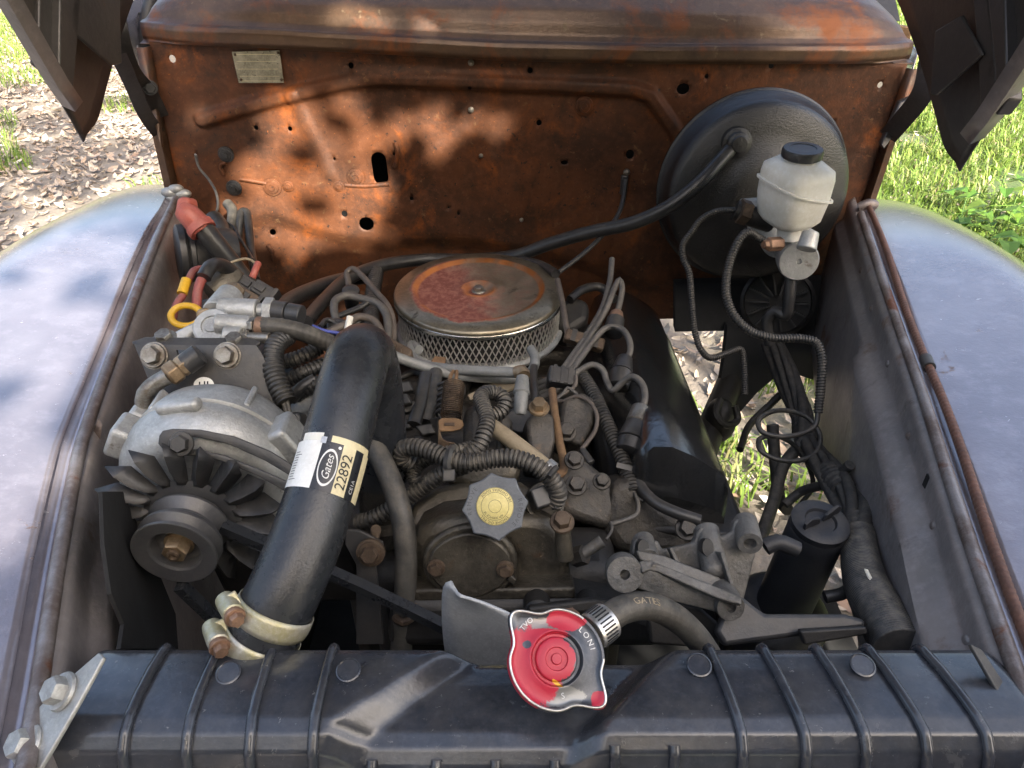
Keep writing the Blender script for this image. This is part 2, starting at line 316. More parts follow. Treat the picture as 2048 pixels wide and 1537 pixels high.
def cdt_plate(outline, holes, extra=(), eps=1e-6):
    """2-D triangulation of an outline with round or polygonal holes; returns points, triangles."""
    pts = []; edges = []
    for loop in [outline] + list(holes):
        b = len(pts); pts += [Vector((p[0], p[1])) for p in loop]; k = len(loop); edges += [(b + i, b + (i + 1) % k) for i in range(k)]
    def inside(p, loop):
        x, y = p; c = False; j = len(loop) - 1
        for i in range(len(loop)):
            xi, yi = loop[i][0], loop[i][1]; xj, yj = loop[j][0], loop[j][1]
            if (yi > y) != (yj > y) and x < (xj - xi) * (y - yi) / (yj - yi) + xi: c = not c
            j = i
        return c
    ex = [Vector((p[0], p[1])) for p in extra if inside(p, outline) and not any(inside(p, h) for h in holes)]
    ov, oe, of, *_ = geometry.delaunay_2d_cdt(pts + ex, edges, [], 0, eps)
    keep = []
    for f in of:
        cx = sum(ov[i].x for i in f) / len(f); cy = sum(ov[i].y for i in f) / len(f)
        if inside((cx, cy), outline) and not any(inside((cx, cy), h) for h in holes): keep.append(tuple(f))
    return [(p.x, p.y) for p in ov], keep
def plate_mesh(mb, m, outline, holes, z0, z1):
    p, f = cdt_plate(outline, holes); k = len(p)
    v = [m @ Vector((x, y, z1)) for x, y in p] + [m @ Vector((x, y, z0)) for x, y in p]
    F = []
    for q in f:
        a, b, c = [Vector((p[i][0], p[i][1])) for i in q[:3]]
        if (b - a).cross(c - a) < 0: q = tuple(reversed(q))
        F.append(q); F.append(tuple(i + k for i in reversed(q)))
    mb.add(v, F)
    for loop in [outline] + list(holes):
        mb.loft([[m @ Vector((x, y, z0)) for x, y in loop], [m @ Vector((x, y, z1)) for x, y in loop]], True, False)
    return mb
def circle(cx, cy, r, n=16, ry=None): return [(cx + r * math.cos(2 * math.pi * i / n), cy + (ry or r) * math.sin(2 * math.pi * i / n)) for i in range(n)]
def capsule(a, b, r, n=8):
    a, b = Vector((a[0], a[1])), Vector((b[0], b[1])); d = (b - a); t = math.atan2(d.y, d.x)
    return [(b.x + r * math.cos(t - math.pi / 2 + math.pi * i / n), b.y + r * math.sin(t - math.pi / 2 + math.pi * i / n)) for i in range(n + 1)] + \
           [(a.x + r * math.cos(t + math.pi / 2 + math.pi * i / n), a.y + r * math.sin(t + math.pi / 2 + math.pi * i / n)) for i in range(n + 1)]
def text_mesh(body, size, fn, name, mat, parent, extrude=0.0, spacing=1.0, shear=0.0):
    cu = bpy.data.curves.new('letters', 'FONT'); cu.body = body; cu.size = size; cu.align_x = 'CENTER'; cu.align_y = 'CENTER'
    cu.space_character = spacing; cu.shear = shear; cu.resolution_u = 3
    to = bpy.data.objects.new('letters', cu); C.objects.link(to)
    dg = bpy.context.evaluated_depsgraph_get(); me = bpy.data.meshes.new_from_object(to.evaluated_get(dg))
    V = [fn(v.co.x, v.co.y) for v in me.vertices]; F = [tuple(p.vertices) for p in me.polygons]
    bpy.data.objects.remove(to); bpy.data.curves.remove(cu); bpy.data.meshes.remove(me)
    return link_mesh(name, V, F, mat, parent, smooth=False)
def hose(name, label, cat, px, r, mat, n=12, corr=None, group=None, pts=None, step=None):
    P = pts or [W(*p) for p in px]
    return tag(MB().tube(P, r, n, corr, step).build(name, mat, None, ang=50), label, cat, group)

# ------------------------------------------------------------------ ground
def ground_material():
    m = bpy.data.materials.new('earth_with_dry_litter'); m.use_nodes = True; nt = m.node_tree; nt.nodes.clear()
    out = _n(nt, 'ShaderNodeOutputMaterial'); b = _n(nt, 'ShaderNodeBsdfPrincipled'); nt.links.new(b.outputs[0], out.inputs[0])
    co = _n(nt, 'ShaderNodeNewGeometry').outputs['Position']
    c = mix(nt, ramp(nt, noise(nt, co, 3.0), 0.4, 0.65), (0.21, 0.18, 0.15), (0.14, 0.115, 0.09))
    c = mix(nt, ramp(nt, noise(nt, co, 40.0), 0.5, 0.7), c, (0.19, 0.16, 0.12))
    sx = _n(nt, 'ShaderNodeSeparateXYZ'); nt.links.new(co, sx.inputs[0])
    g = mth(nt, 'MULTIPLY', ramp(nt, sx.outputs['X'], 0.6, 1.6), ramp(nt, noise(nt, co, 1.2), 0.25, 0.5))
    c = mix(nt, g, c, (0.05, 0.08, 0.022))
    nt.links.new(c, b.inputs['Base Color']); b.inputs['Roughness'].default_value = 0.95
    bn = _n(nt, 'ShaderNodeBump'); bn.inputs['Strength'].default_value = 0.6; bn.inputs['Distance'].default_value = 0.02
    nt.links.new(noise(nt, co, 30.0), bn.inputs['Height']); nt.links.new(bn.outputs[0], b.inputs['Normal'])
    return m
def leaf_material(name, cols, rough=0.6, trans=0.0):
    m = bpy.data.materials.new(name); m.use_nodes = True; nt = m.node_tree; nt.nodes.clear()
    out = _n(nt, 'ShaderNodeOutputMaterial'); b = _n(nt, 'ShaderNodeBsdfPrincipled')
    g = _n(nt, 'ShaderNodeNewGeometry'); rnd = g.outputs['Random Per Island']
    cr = _n(nt, 'ShaderNodeValToRGB'); nt.links.new(rnd, cr.inputs[0]); el = cr.color_ramp.elements
    while len(el) < len(cols): el.new(0.5)
    for i, (e, c) in enumerate(zip(el, cols)): e.position = i / max(1, len(cols) - 1); e.color = _rgb(c)
    nt.links.new(cr.outputs[0], b.inputs['Base Color']); b.inputs['Roughness'].default_value = rough
    if trans:
        t = _n(nt, 'ShaderNodeBsdfTranslucent'); nt.links.new(cr.outputs[0], t.inputs[0]); ms = _n(nt, 'ShaderNodeMixShader'); ms.inputs[0].default_value = trans
        nt.links.new(b.outputs[0], ms.inputs[1]); nt.links.new(t.outputs[0], ms.inputs[2]); nt.links.new(ms.outputs[0], out.inputs[0])
    else: nt.links.new(b.outputs[0], out.inputs[0])
    return m
M['ground'] = ground_material()
M['litter'] = leaf_material('dry_fallen_leaves', [(0.20, 0.14, 0.10), (0.28, 0.23, 0.185), (0.36, 0.31, 0.25), (0.21, 0.135, 0.09), (0.42, 0.375, 0.32), (0.29, 0.21, 0.15)], 0.6)
M['grass'] = leaf_material('grass_blades', [(0.085, 0.15, 0.022), (0.14, 0.22, 0.035), (0.20, 0.275, 0.05), (0.11, 0.19, 0.025), (0.32, 0.29, 0.13)], 0.5, 0.35)
M['weed'] = leaf_material('weed_leaves', [(0.065, 0.15, 0.02), (0.11, 0.21, 0.03), (0.15, 0.23, 0.035)], 0.45, 0.35)
M['crown'] = leaf_material('tree_leaves', [(0.04, 0.08, 0.02), (0.06, 0.11, 0.03), (0.09, 0.14, 0.04)], 0.5, 0.2)
M['bark'] = mk('tree_bark', (0.12, 0.09, 0.065), (0.07, 0.05, 0.04), 14.0, 0.9, 0.0, 0.8, 40, coords='World')
def gh(x, y): return 0.03 * math.sin(x * 1.3 + 0.4) * math.sin(y * 0.9) - 0.03
def ground_fn(u, v):
    f = lambda q: 60.0 * (2 * q - 1) ** 3
    x, y = f(u), f(v) + 3; return (x, y, gh(x, y) if abs(x) < 12 else -0.03)
structure(MB().grid(ground_fn, 120, 120).build('ground', 'ground'))
def scatter(fn, regions, per):                                        # points on the ground seen past the truck
    out = []
    for (x0, x1, y0, y1, dens) in regions:
        k = int((x1 - x0) * (y1 - y0) * dens * per); xs = rng.uniform(x0, x1, k); ys = rng.uniform(y0, y1, k)
        out += [(x, y) for x, y in zip(xs, ys) if fn(x, y)]
    return out
def in_view(x, y):
    p = Vector((x, y, 0)) - CAM; t = p.y * _cp - p.z * _sp
    if t < 0.2: return False
    px = 1024 + FPX * p.x / t; py = 768.5 - FPX * (p.y * _sp + p.z * _cp) / t
    if (px < -350 or px > 2400) and random.random() < 0.4: return False
    return -1300 < px < 3300 and -200 < py < 1250 and (px < 420 or px > 1640 or (px > 1180 and 560 < py < 1120))
clump = lambda x, y, s: 0.5 + 0.5 * math.sin(x * 2.1 * s + 1.7 * math.sin(y * 1.3 * s)) * math.sin(y * 1.9 * s + 0.7)
def add_leaves(pts, smin, smax, name, mat, label, cat):
    V = []; F = []
    for x, y in pts:
        L = random.uniform(smin, smax); w = L * random.uniform(0.28, 0.5); a = random.uniform(0, 6.283); tl = random.gauss(0, 0.35); rl = random.gauss(0, 0.35); cu = random.uniform(0.1, 0.5) * L * 0.5
        m = Matrix.Translation((x, y, gh(x, y) + random.uniform(0.004, 0.03))) @ Matrix.Rotation(a, 4, 'Z') @ Matrix.Rotation(tl, 4, 'Y') @ Matrix.Rotation(rl, 4, 'X')
        b = len(V)
        for q in ((-L / 2, 0, cu), (-L * 0.2, w / 2, cu * .3), (-L * 0.2, 0, 0), (-L * 0.2, -w / 2, cu * .3), (L * 0.2, w * 0.4, cu * .3), (L * 0.2, 0, 0), (L * 0.2, -w * 0.4, cu * .3), (L / 2, 0, cu)):
            V.append(tuple(m @ Vector(q)))
        F += [(b, b + 2, b + 1), (b, b + 3, b + 2), (b + 1, b + 2, b + 5, b + 4), (b + 2, b + 3, b + 6, b + 5), (b + 4, b + 5, b + 7), (b + 5, b + 6, b + 7)]
    return tag(link_mesh(name, V, F, mat, None, smooth=False), label, cat, None, 'stuff')
def add_grass(pts, hmin, hmax, name, mat, label, cat):
    V = []; F = []
    for x, y in pts:
        h = random.uniform(hmin, hmax); a = random.uniform(0, 6.283); w = random.uniform(0.0025, 0.005) * (1 + y * 0.05); le = random.uniform(0.25, 1.1) * h
        d = Vector((math.cos(a), math.sin(a), 0)); s = Vector((-d.y, d.x, 0)) * w; o = Vector((x, y, gh(x, y))); b = len(V)
        p1 = o + d * le * 0.25 + Vector((0, 0, h * 0.6)); p2 = o + d * le + Vector((0, 0, h * random.uniform(0.6, 1.0)))
        V += [tuple(o - s), tuple(o + s), tuple(p1 + s * .8), tuple(p1 - s * .8), tuple(p2)]; F += [(b, b + 1, b + 2, b + 3), (b + 3, b + 2, b + 4)]
    return tag(link_mesh(name, V, F, mat, None, smooth=False), label, cat, None, 'stuff')
REG_L = (-9.0, -1.1, 0.8, 13.0, 1.0); REG_R = (0.3, 9.0, 1.0, 14.0, 1.0); REG_N = (0.35, 1.6, 1.1, 2.6, 1.0)
lp = scatter(in_view, [REG_L], 420) + scatter(lambda x, y: in_view(x, y) and random.random() < 0.35, [REG_R], 200) + scatter(in_view, [REG_N], 320)
add_leaves(lp, 0.03, 0.09, 'leaf_litter', 'litter', 'dry brown fallen leaves scattered over the ground around the truck', 'leaf litter')
gp = scatter(lambda x, y: in_view(x, y) and clump(x, y, 1.0) > 0.74 - 0.03 * y, [REG_L], 600) + scatter(lambda x, y: in_view(x, y) and clump(x, y, 1.6) > 0.12, [(1.4, 9.0, 2.0, 14.0, 1.0)], 1500) + scatter(lambda x, y: in_view(x, y) and clump(x, y, 3.0) > 0.6, [REG_N], 1500)
add_grass(gp, 0.05, 0.16, 'grass', 'grass', 'patchy green grass growing through the fallen leaves', 'grass')
def weed(px, py, h, k, label):
    o = WH(px, py, -1.5); t = thing('weed_plant', label, 'plant', (o.x, o.y, gh(o.x, o.y)), 'broad-leaved weeds beside the fender')
    base = ORG[t.name]
    MB().tube([base, base + Vector((0.02, 0, h * 0.6)), base + Vector((0.03, 0.02, h))], [0.005, 0.003], 6).build('stem', 'weed', t)
    for i in range(k):
        a = i * 2.4 + px; L = random.uniform(0.07, 0.13); zz = h * random.uniform(0.3, 1.0); d = Vector((math.cos(a), math.sin(a), 0)); s = Vector((-d.y, d.x, 0)); c = base + Vector((0.02, 0, zz)); r = 0.08 + random.random() * 0.08
        st = c + d * r; mb = MB()
        mb.tube([c, st], 0.002, 5)
        V = [st, st + d * L * 0.3 + s * L * 0.38 + Vector((0, 0, .02)), st + d * L * 0.35 + Vector((0, 0, .008)), st + d * L * 0.3 - s * L * 0.38 + Vector((0, 0, .02)), st + d * L * 0.75 + s * L * 0.24, st + d * L * 0.75 - s * L * 0.24, st + d * L * 1.05 - Vector((0, 0, .02))]
        mb.add(V, [(0, 2, 1), (0, 3, 2), (1, 2, 4), (2, 3, 5), (2, 5, 6), (2, 6, 4)]); mb.build('leaf', 'weed', t, smooth=False)
for i, (px, py, h, k) in enumerate([(1985, 500, 0.30, 14), (2060, 560, 0.34, 14), (1900, 470, 0.22, 10), (1970, 440, 0.28, 12), (2075, 470, 0.3, 12)]):
    weed(px, py, h, k, ['tallest bright green weed clump just over the fender', 'bright green weed at the right picture edge, lower one', 'small weed closest to the brake fluid reservoir behind the fender', 'leafy weed behind the tallest weed clump', 'leafy weed at the right picture edge, upper one'][i])
# unseen tree added behind the camera; crown shaped for shade and sun spots
def added_shade_tree():
    tgt = Vector((0.05, 1.0, CAMZ - 0.45)); cen = tgt - SUN_DIR * 6.0
    foot = Vector((cen.x + 2.6, cen.y - 1.5, gh(cen.x + 2.6, cen.y - 1.5)))
    t = thing('added_shade_tree', 'unseen leafy tree added behind the photographer, its crown shaped to shade the engine', 'tree', foot)
    mb = MB().tube([foot, foot + Vector((0.05, 0, 1.6)), foot + Vector((-0.1, 0.1, 4.0)), foot + Vector((-0.3, 0.2, 6.5))], [0.17, 0.13, 0.10, 0.03], 12)
    mb.tube([foot + Vector((-0.1, 0.1, 3.2)), foot + Vector((-1.2, 1.4, 3.6)), foot + Vector((-2.0, 2.9, 3.6)), foot + Vector((-2.6, 4.0, 3.4))], [0.08, 0.05, 0.03, 0.012], 9)
    for k in range(9):
        a = k * 2.4; p0 = foot + Vector((-0.1, 0.1, 2.4 + 0.4 * k)); mb.tube([p0, p0 + Vector((math.cos(a) * .6, math.sin(a) * .6, .25)), p0 + Vector((math.cos(a) * 1.3, math.sin(a) * 1.3, .35))], [0.05, 0.012], 7)
    mb.build('trunk', 'bark', t)
    lit = []                                                         # gaps in the crown, by where their sun spots land on the firewall plane
    for px, py, rx, ry in LIT: p = WY(px, py, 1.25); k = 1.34 / FPX; lit.append((p.x, p.z, rx * k, ry * k))
    lit += [(-0.74, 0.90, 0.075, 0.085), (-0.81, 0.80, 0.11, 0.11), (-0.86, 0.69, 0.12, 0.11), (-0.82, 0.60, 0.08, 0.07), (-0.90, 0.88, 0.12, 0.12), (-0.93, 0.74, 0.13, 0.14)]      # sun on the left fender
    V = []; F = []; n = 0
    while n < 17000:
        hx, hz = random.uniform(-1.3, 1.0), random.uniform(0.2, 1.8)
        if abs((hx + 0.15) / 1.12) ** 4 + abs((hz - 1.0) / 0.78) ** 4 > random.uniform(0.75, 1.1): continue
        s = random.gauss(3.9, 0.3); L = random.uniform(0.055, 0.10)
        c = Vector((hx, 1.25, hz)) - SUN_DIR * s
        n += 1
        if any(((hx - a) / (rx + L * .2)) ** 2 + ((hz - b) / (ry + L * .2)) ** 2 < 1 for a, b, rx, ry in lit) and random.random() > 0.035: continue
        d = Vector((random.gauss(0, 1), random.gauss(0, 1), random.gauss(0, .6))).normalized(); sd_ = d.orthogonal().normalized(); sd_ = (Matrix.Rotation(random.uniform(0, 6.28), 3, d) @ sd_) * L * 0.33; b = len(V)
        V += [tuple(c - d * L / 2), tuple(c + sd_), tuple(c + d * L / 2), tuple(c - sd_)]; F.append((b, b + 1, b + 2, b + 3))
    n = 0
    while n < 17000:                                                 # the wide outer crown, spread to block sky light from the front
        q = Vector((random.gauss(0, 1), random.gauss(0, 1), random.gauss(0, 1))).normalized() * random.random() ** 0.33
        c = Vector((1.2 + q.x * 7.5, -6.5 + q.y * 2.6, 4.6 + q.z * 4.2)); n += 1
        if c.z < 0.7: continue
        s = (1.25 - c.y) / SUN_DIR.y; hx = c.x + SUN_DIR.x * s; hz = c.z + SUN_DIR.z * s; g = c - SUN_DIR * (c.z / SUN_DIR.z); L = random.uniform(0.42, 0.75)
        if -1.5 < hx < 1.15 and 0.0 < hz < 2.0: continue
        if ((g.x < -1.3 and g.y > 2.0) or (g.x > 0.35 and g.y > 1.2)) and g.z < 0.1 and not (abs(hx + 0.1) < 1.0 and 0.3 < hz < 1.7) and random.random() < 0.93: continue
        d = Vector((random.gauss(0, 1), random.gauss(0, 1), random.gauss(0, .6))).normalized(); sd_ = d.orthogonal().normalized(); sd_ = (Matrix.Rotation(random.uniform(0, 6.28), 3, d) @ sd_) * L * 0.36; b = len(V)
        V += [tuple(c - d * L / 2), tuple(c + sd_), tuple(c + d * L / 2), tuple(c - sd_)]; F.append((b, b + 1, b + 2, b + 3))
    o = link_mesh('crown', V, F, 'crown', t, smooth=False)
LIT = [(600, 240, 100, 40), (555, 410, 115, 95), (690, 400, 90, 95), (720, 250, 50, 65), (985, 240, 45, 14), (1125, 415, 22, 14), (860, 262, 70, 26), (840, 45, 60, 22), (700, 15, 45, 22), (400, 230, 15, 20)]
added_shade_tree()

# ------------------------------------------------------------------ firewall and cowl
FY = 1.25
def fw2(px, py): p = WY(px, py, FY); return (p.x, p.z)
fw = thing('firewall', 'rusty brown steel firewall with raised bead and bolt holes behind the engine', 'firewall', (0.02, FY, 0.7))
HOLES = [(345, 118, 6, 6), (702, 131, 5, 5), (1060, 141, 5, 5), (940, 175, 4, 4), (512, 256, 4, 4), (580, 258, 4, 4), (669, 318, 2.5, 2.5), (1078, 246, 5, 5),
         (689, 428, 6, 6), (733, 448, 15, 13), (542, 470, 6, 6), (823, 398, 4, 4), (1260, 309, 8, 8), (1129, 326, 7, 4), (1366, 178, 12, 9), (1543, 132, 5, 5), (1413, 153, 4, 4), (1760, 170, 5, 5), (1665, 247, 5, 5),
         (391, 312, 3, 4), (788, 309, 3, 3), (917, 428, 3, 3), (897, 416, 2, 2)]
outline = [fw2(298, 84), fw2(700, 98), fw2(1200, 118), fw2(1815, 128), fw2(1768, 280), fw2(1722, 420), (0.60, 0.90), (0.585, 0.81), (0.24, 0.80), (0.22, 0.72), (-0.56, 0.72), fw2(352, 372), fw2(325, 250)]
holes = []
for px, py, rx, ry in HOLES:
    cx, cz = fw2(px, py); k = 1.3 / FPX; holes.append(circle(cx, cz, rx * k, 12, ry * k * 1.1))
holes.append(capsule(fw2(757, 320), fw2(762, 355), 15 * 1.25 / FPX))
BEADS = [([(405, 240), (560, 195), (700, 162), (760, 158), (1000, 166), (1265, 178), (1300, 190), (1350, 262), (1380, 330)], 17, 0.012), ([(585, 190), (660, 350)], 16, 0.004), ([(790, 380), (930, 260)], 10, 0.003)]
BEADS = [([Vector(fw2(*p)) for p in b], w * 1.25 / FPX, hgt) for b, w, hgt in BEADS]
EDGE = [Vector(fw2(*p)) for p in [(540, 425), (600, 445), (680, 470), (760, 480), (900, 470), (1100, 500), (1290, 560)]]
def seg_d(p, a, b):
    d = b - a; t = max(0, min(1, (p - a).dot(d) / d.length_squared)); return (p - a - d * t).length
def fw_relief(x, z):
    p = Vector((x, z)); y = FY
    for pts, w, hgt in BEADS:
        d = min(seg_d(p, a, b) for a, b in zip(pts, pts[1:]))
        if d < w * 1.3: q_ = 1 - min(1, max(0, (d - w * 0.35) / (w * 0.75))); y -= hgt * q_ * q_ * (3 - 2 * q_)
    # lower panel set back below the pressed edge
    ez = np.interp(x, [q.x for q in EDGE], [q.y for q in EDGE])
    if x > EDGE[0].x - 0.06: y += 0.014 * min(1, max(0, (ez - z) / 0.03)) * min(1, max(0, (x - EDGE[0].x + 0.06) / 0.06))
    y += 0.0012 * math.sin(x * 23 + 2 * math.sin(z * 17)) * math.sin(z * 19)
    return y
ex = [(x, z) for x in np.arange(-0.60, 0.66, 0.0075) for z in np.arange(0.725, 1.31, 0.0075)]
ex += [(x, z) for x in np.arange(-0.60, 0.40, 0.0036) for z in np.arange(1.08, 1.26, 0.0036) if any(seg_d(Vector((x, z)), a, b) < w * 1.3 for pts, w, _h in BEADS[:1] for a, b in zip(pts, pts[1:]))]
pv, pf = cdt_plate(outline, holes, ex)
V = [(x, fw_relief(x, z), z) for x, z in pv]; F = []
for f in pf:
    a, b, c = [Vector(V[i]) for i in f[:3]]
    F.append(f if (b - a).cross(c - a).y < 0 else tuple(reversed(f)))
fwp = link_mesh('panel', V, F, 'rust_panel', fw, solid=0.0015, ang=60)
# side flanges folded forward at both edges
for pts in ([(298, 92), (325, 250), (352, 372), (372, 470)], [(1815, 135), (1768, 280), (1722, 420), (1700, 500)]):
    P = [WY(px, py, FY) for px, py in pts]; sgn = -1 if P[0].x < 0 else 1
    mb = MB(); mb.loft([[p + Vector((sgn * 0.020, 0.006, 0)), p + Vector((sgn * 0.012, -0.016, 0)), p + Vector((sgn * 0.002, -0.016, 0)), p + Vector((-sgn * 0.004, -0.004, 0))] for p in P], False, False)
    mb.build('side_flange', 'cowl', fw, solid=0.0015, ang=60)
# cowl: rolled lip and crown above the firewall
PROF = [(1.250, -0.012), (1.236, -0.010), (1.232, -0.004), (1.232, 0.010), (1.236, 0.016), (1.245, 0.018), (1.252, 0.024), (1.258, 0.036), (1.27, 0.050), (1.295, 0.066), (1.33, 0.077), (1.40, 0.093), (1.52, 0.118), (1.70, 0.15)]
LIPP = [WY(px, py, 1.234) for px, py in [(298, 90), (520, 98), (1000, 124), (1300, 131), (1815, 130)]]
def lip_z(x): return np.interp(x, [p.x for p in LIPP], [p.z + 0.011 for p in LIPP])
def cowl_fn(u, v):
    x = -0.585 + 1.225 * u; k = v * (len(PROF) - 1); i = min(int(k), len(PROF) - 2); f = k - i
    y = PROF[i][0] * (1 - f) + PROF[i + 1][0] * f; dz = PROF[i][1] * (1 - f) + PROF[i + 1][1] * f
    e = abs((x - 0.0275) / 0.6125); dz2 = dz
    drop = max(0, e - 0.80) / 0.20
    if dz > 0.018: dz2 = 0.018 + (dz - 0.018) * (math.sqrt(max(0.0, 1 - drop ** 2.2)) * (1 + 0.35 * math.exp(-((x - 0.1) / 0.33) ** 2)))
    y += 0.035 * drop ** 2 * (1 if v > 0.1 else v / 0.1)
    return (x, y, lip_z(x) + dz2)
MB().grid(cowl_fn, 110, 52).build('cowl_panel', 'cowl', fw, solid=0.0015, ang=70)
# data plate with rivets
pl = [WY(px, py, FY - 0.004) for px, py in [(464, 104), (559, 101), (568, 166), (478, 166)]]
dp = MB().slab(pl, (0, -1, 0), 0.0012).build('data_plate', 'plate', fw)
dp['label'] = 'etched metal data plate with worn print'
for px, py in [(470, 110), (556, 106), (563, 160), (482, 160)]:
    MB().ball(WY(px, py, FY - 0.006), 0.0022, 6).build('rivet', 'boltrust', dp)
a_, b_, d_ = pl[3], pl[2], pl[0]
for i, (s, tt) in enumerate([('SERIAL', 0.78), ('MODEL', 0.52), ('RATED LOAD', 0.26)]):
    pass
cells = [((0.06, 0.94), (0.70, 0.71)), ((0.06, 0.94), (0.45, 0.46)), ((0.06, 0.94), (0.22, 0.23)), ((0.06, 0.94), (0.06, 0.075)), ((0.06, 0.94), (0.92, 0.935))]
for (u0, u1), (v0, v1) in cells:
    q = [a_.lerp(b_, u0).lerp(d_.lerp(pl[1], u0), v) if False else (a_ + (b_ - a_) * u + (d_ - a_) * v) + Vector((0, -0.0020, 0)) for u, v in ((u0, v0), (u1, v0), (u1, v1), (u0, v1))]
    MB().slab(q, (0, -1, 0), 0.0003).build('ruled_line', 'creamlabel', dp)
# bolts, welded studs and patches
for px, py, r in [(452, 309, 0.011), (468, 376, 0.011), (1168, 212, 0.012), (545, 374, 0.013), (712, 355, 0.013), (577, 372, 0.008), (678, 372, 0.008), (942, 220, 0.004), (962, 312, 0.003), (1043, 440, 0.003), (942, 126, 0.004)]:
    p = WY(px, py, FY - 0.001); mb = MB()
    mb.lathe(frame(p, (0, -1, 0)), [(r * 1.25, 0), (r * 1.2, 0.0025), (r * 0.9, 0.003), (r * 0.8, 0.005), (r * 0.45, 0.0055), (r * 0.4, 0.008), (0, 0.008)], 16)
    mb.build('stud', 'bsteel' if r < 0.012 and r > 0.01 else ('bolt' if r < 0.006 else 'rust_panel'), fw)
for pts, r in [([(452, 325), (440, 332), (447, 350)], 0.0035), ([(480, 358), (505, 362), (528, 366), (548, 372)], 0.004), ([(690, 370), (730, 372), (778, 368)], 0.004), ([(790, 285), (795, 305), (790, 335)], 0.004), ([(536, 490), (545, 505), (549, 522)], 0.0045)]:
    MB().tube([WY(px, py, FY - 0.001) for px, py in pts], r, 8).build('weld_scar', 'rust_panel', fw)
# cab sides and dark footwell behind the firewall
cab = thing('cab', 'faded grey cab side panels behind the firewall', 'cab', (0.02, 1.8, 0.6))
for sgn, xs in ((-1, -0.60), (1, 0.645)):
    def side(u, v, xs=xs, sgn=sgn):
        y = 1.256 + 0.75 * u; z = 0.55 + (0.76 - 0.03 * sgn) * v; return (xs + sgn * (0.17 * u ** 0.7 + 0.03 * max(0, 0.45 - v) * 2), y, z)
    MB().grid(side, 14, 14).build('cowl_side', 'fender', cab, solid=0.002)
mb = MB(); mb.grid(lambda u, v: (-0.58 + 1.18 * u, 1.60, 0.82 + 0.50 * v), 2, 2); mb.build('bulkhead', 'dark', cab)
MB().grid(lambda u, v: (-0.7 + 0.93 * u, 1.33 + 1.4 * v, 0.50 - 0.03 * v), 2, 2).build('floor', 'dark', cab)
MB().grid(lambda u, v: (-0.72 + 1.44 * u, 1.50 + 1.2 * v, 1.30 + 0.6 * math.sin(v * 1.5)), 12, 12).build('roof', 'hood', cab)
# windscreen pillar seen past the left cowl corner
MB().tube([WY(262, -40, 1.5), WY(268, 30, 1.5), WY(283, 45, 1.45)], 0.016, 10).build('mirror_arm', 'chrome', cab)
MB().tube([WY(312, -30, 1.45), WY(292, 60, 1.42), WY(287, 140, 1.40)], 0.013, 10).build('door_seal', 'bsteel', cab)
MB().slab([WY(px, py, 1.36) for px, py in [(1800, 52), (1826, 55), (1815, 110), (1806, 100)]], (0, 1, 0), 0.02).build('hinge_bracket', 'rustpipe', cab, bevel=0.002)
# ------------------------------------------------------------------ fenders
EDGE_L = [WH(px, py, -0.43) for px, py in [(352, 398), (318, 470), (268, 600), (222, 720), (186, 820), (160, 900), (140, 1000), (118, 1120), (96, 1260), (76, 1390), (52, 1530), (20, 1720)]]
EDGE_R = [WH(px, py, -0.44) for px, py in [(1722, 428), (1752, 520), (1796, 650), (1845, 790), (1893, 940), (1945, 1100), (1998, 1250), (2052, 1400), (2110, 1560), (2190, 1750)]]
def edge_at(E, y):
    q = sorted(E, key=lambda p: p.y); Y = [p.y for p in q]
    x = float(np.interp(y, Y, [p.x for p in q])); z = float(np.interp(y, Y, [p.z for p in q]))
    if y > Y[-1]: x += (y - Y[-1]) * (q[-1].x - q[-3].x) / (Y[-1] - Y[-3])
    return x, z
def make_fender(E, sg, label):
    t = thing('fender', label, 'fender', (sg * 0.7, 0.6, 0.3), 'front fenders')
    def fn(u, v):
        y = -0.05 + 1.45 * v; xi, zi = edge_at(E, y); w = 0.02 + 0.40 * u ** 1.1
        z = zi - 0.006 + 0.030 * math.sin(min(1.0, w / 0.20) * math.pi * 0.5) ** 1.2
        r = math.sqrt((w / 0.27) ** 2 + (max(0, y - 0.30) / (0.93 if sg < 0 else 0.88)) ** 2); z -= 0.30 * max(0, r - 0.84) ** 1.7
        z += 0.0025 * math.sin(y * 9 + w * 13) * math.sin(w * 17 - y * 5)
        return (xi + sg * w, y, z)
    MB().grid(fn, 40, 70).build('outer_skin', 'fender', t, solid=0.002, ang=80)
    # rolled bead along the engine-bay edge and the gutter beside it
    path = [p for p in E]
    MB().tube(path, 0.0058, 14).build('rolled_bead', 'flange', t, ang=80)
    def gut(u, v):
        y = -0.04 + 1.26 * v; xi, zi = edge_at(E, y); return (xi + sg * (0.004 + 0.018 * u), y, zi - 0.003 - 0.006 * math.sin(u * math.pi))
    MB().grid(gut, 6, 60).build('gutter', 'fender', t, ang=80)
    def wall(u, v):
        y = 0.0 + 1.235 * v; xi, zi = edge_at(E, y)
        if sg > 0: bot = np.interp(y, [0, 0.30, 0.48, 0.78, 0.84, 1.1, 1.235], [0.86, 0.86, 0.87, 0.80, 0.79, 0.80, 0.81])
        else: bot = np.interp(y, [0, 0.34, 0.40, 0.55, 1.235], [0.6, 0.75, 0.85, 0.62, 0.6])
        z = zi - 0.002 - (zi - bot) * u
        st = 0.010 * min(1, u / 0.03) + 0.014 * min(1, max(0, (u - 0.16) / 0.04))
        cr = 0.012 * min(1, max(0, (0.92 - y - 0.35 * u) / 0.02)) * min(1, max(0, (u - 0.2) / 0.05)) if sg > 0 else 0
        return (xi - sg * (st * 0.9 + cr + (0.01 if sg < 0 else 0.0) * u), y, z)
    MB().grid(wall, 36, 70).build('inner_panel', 'inner', t, solid=0.0015, ang=50)
    return t
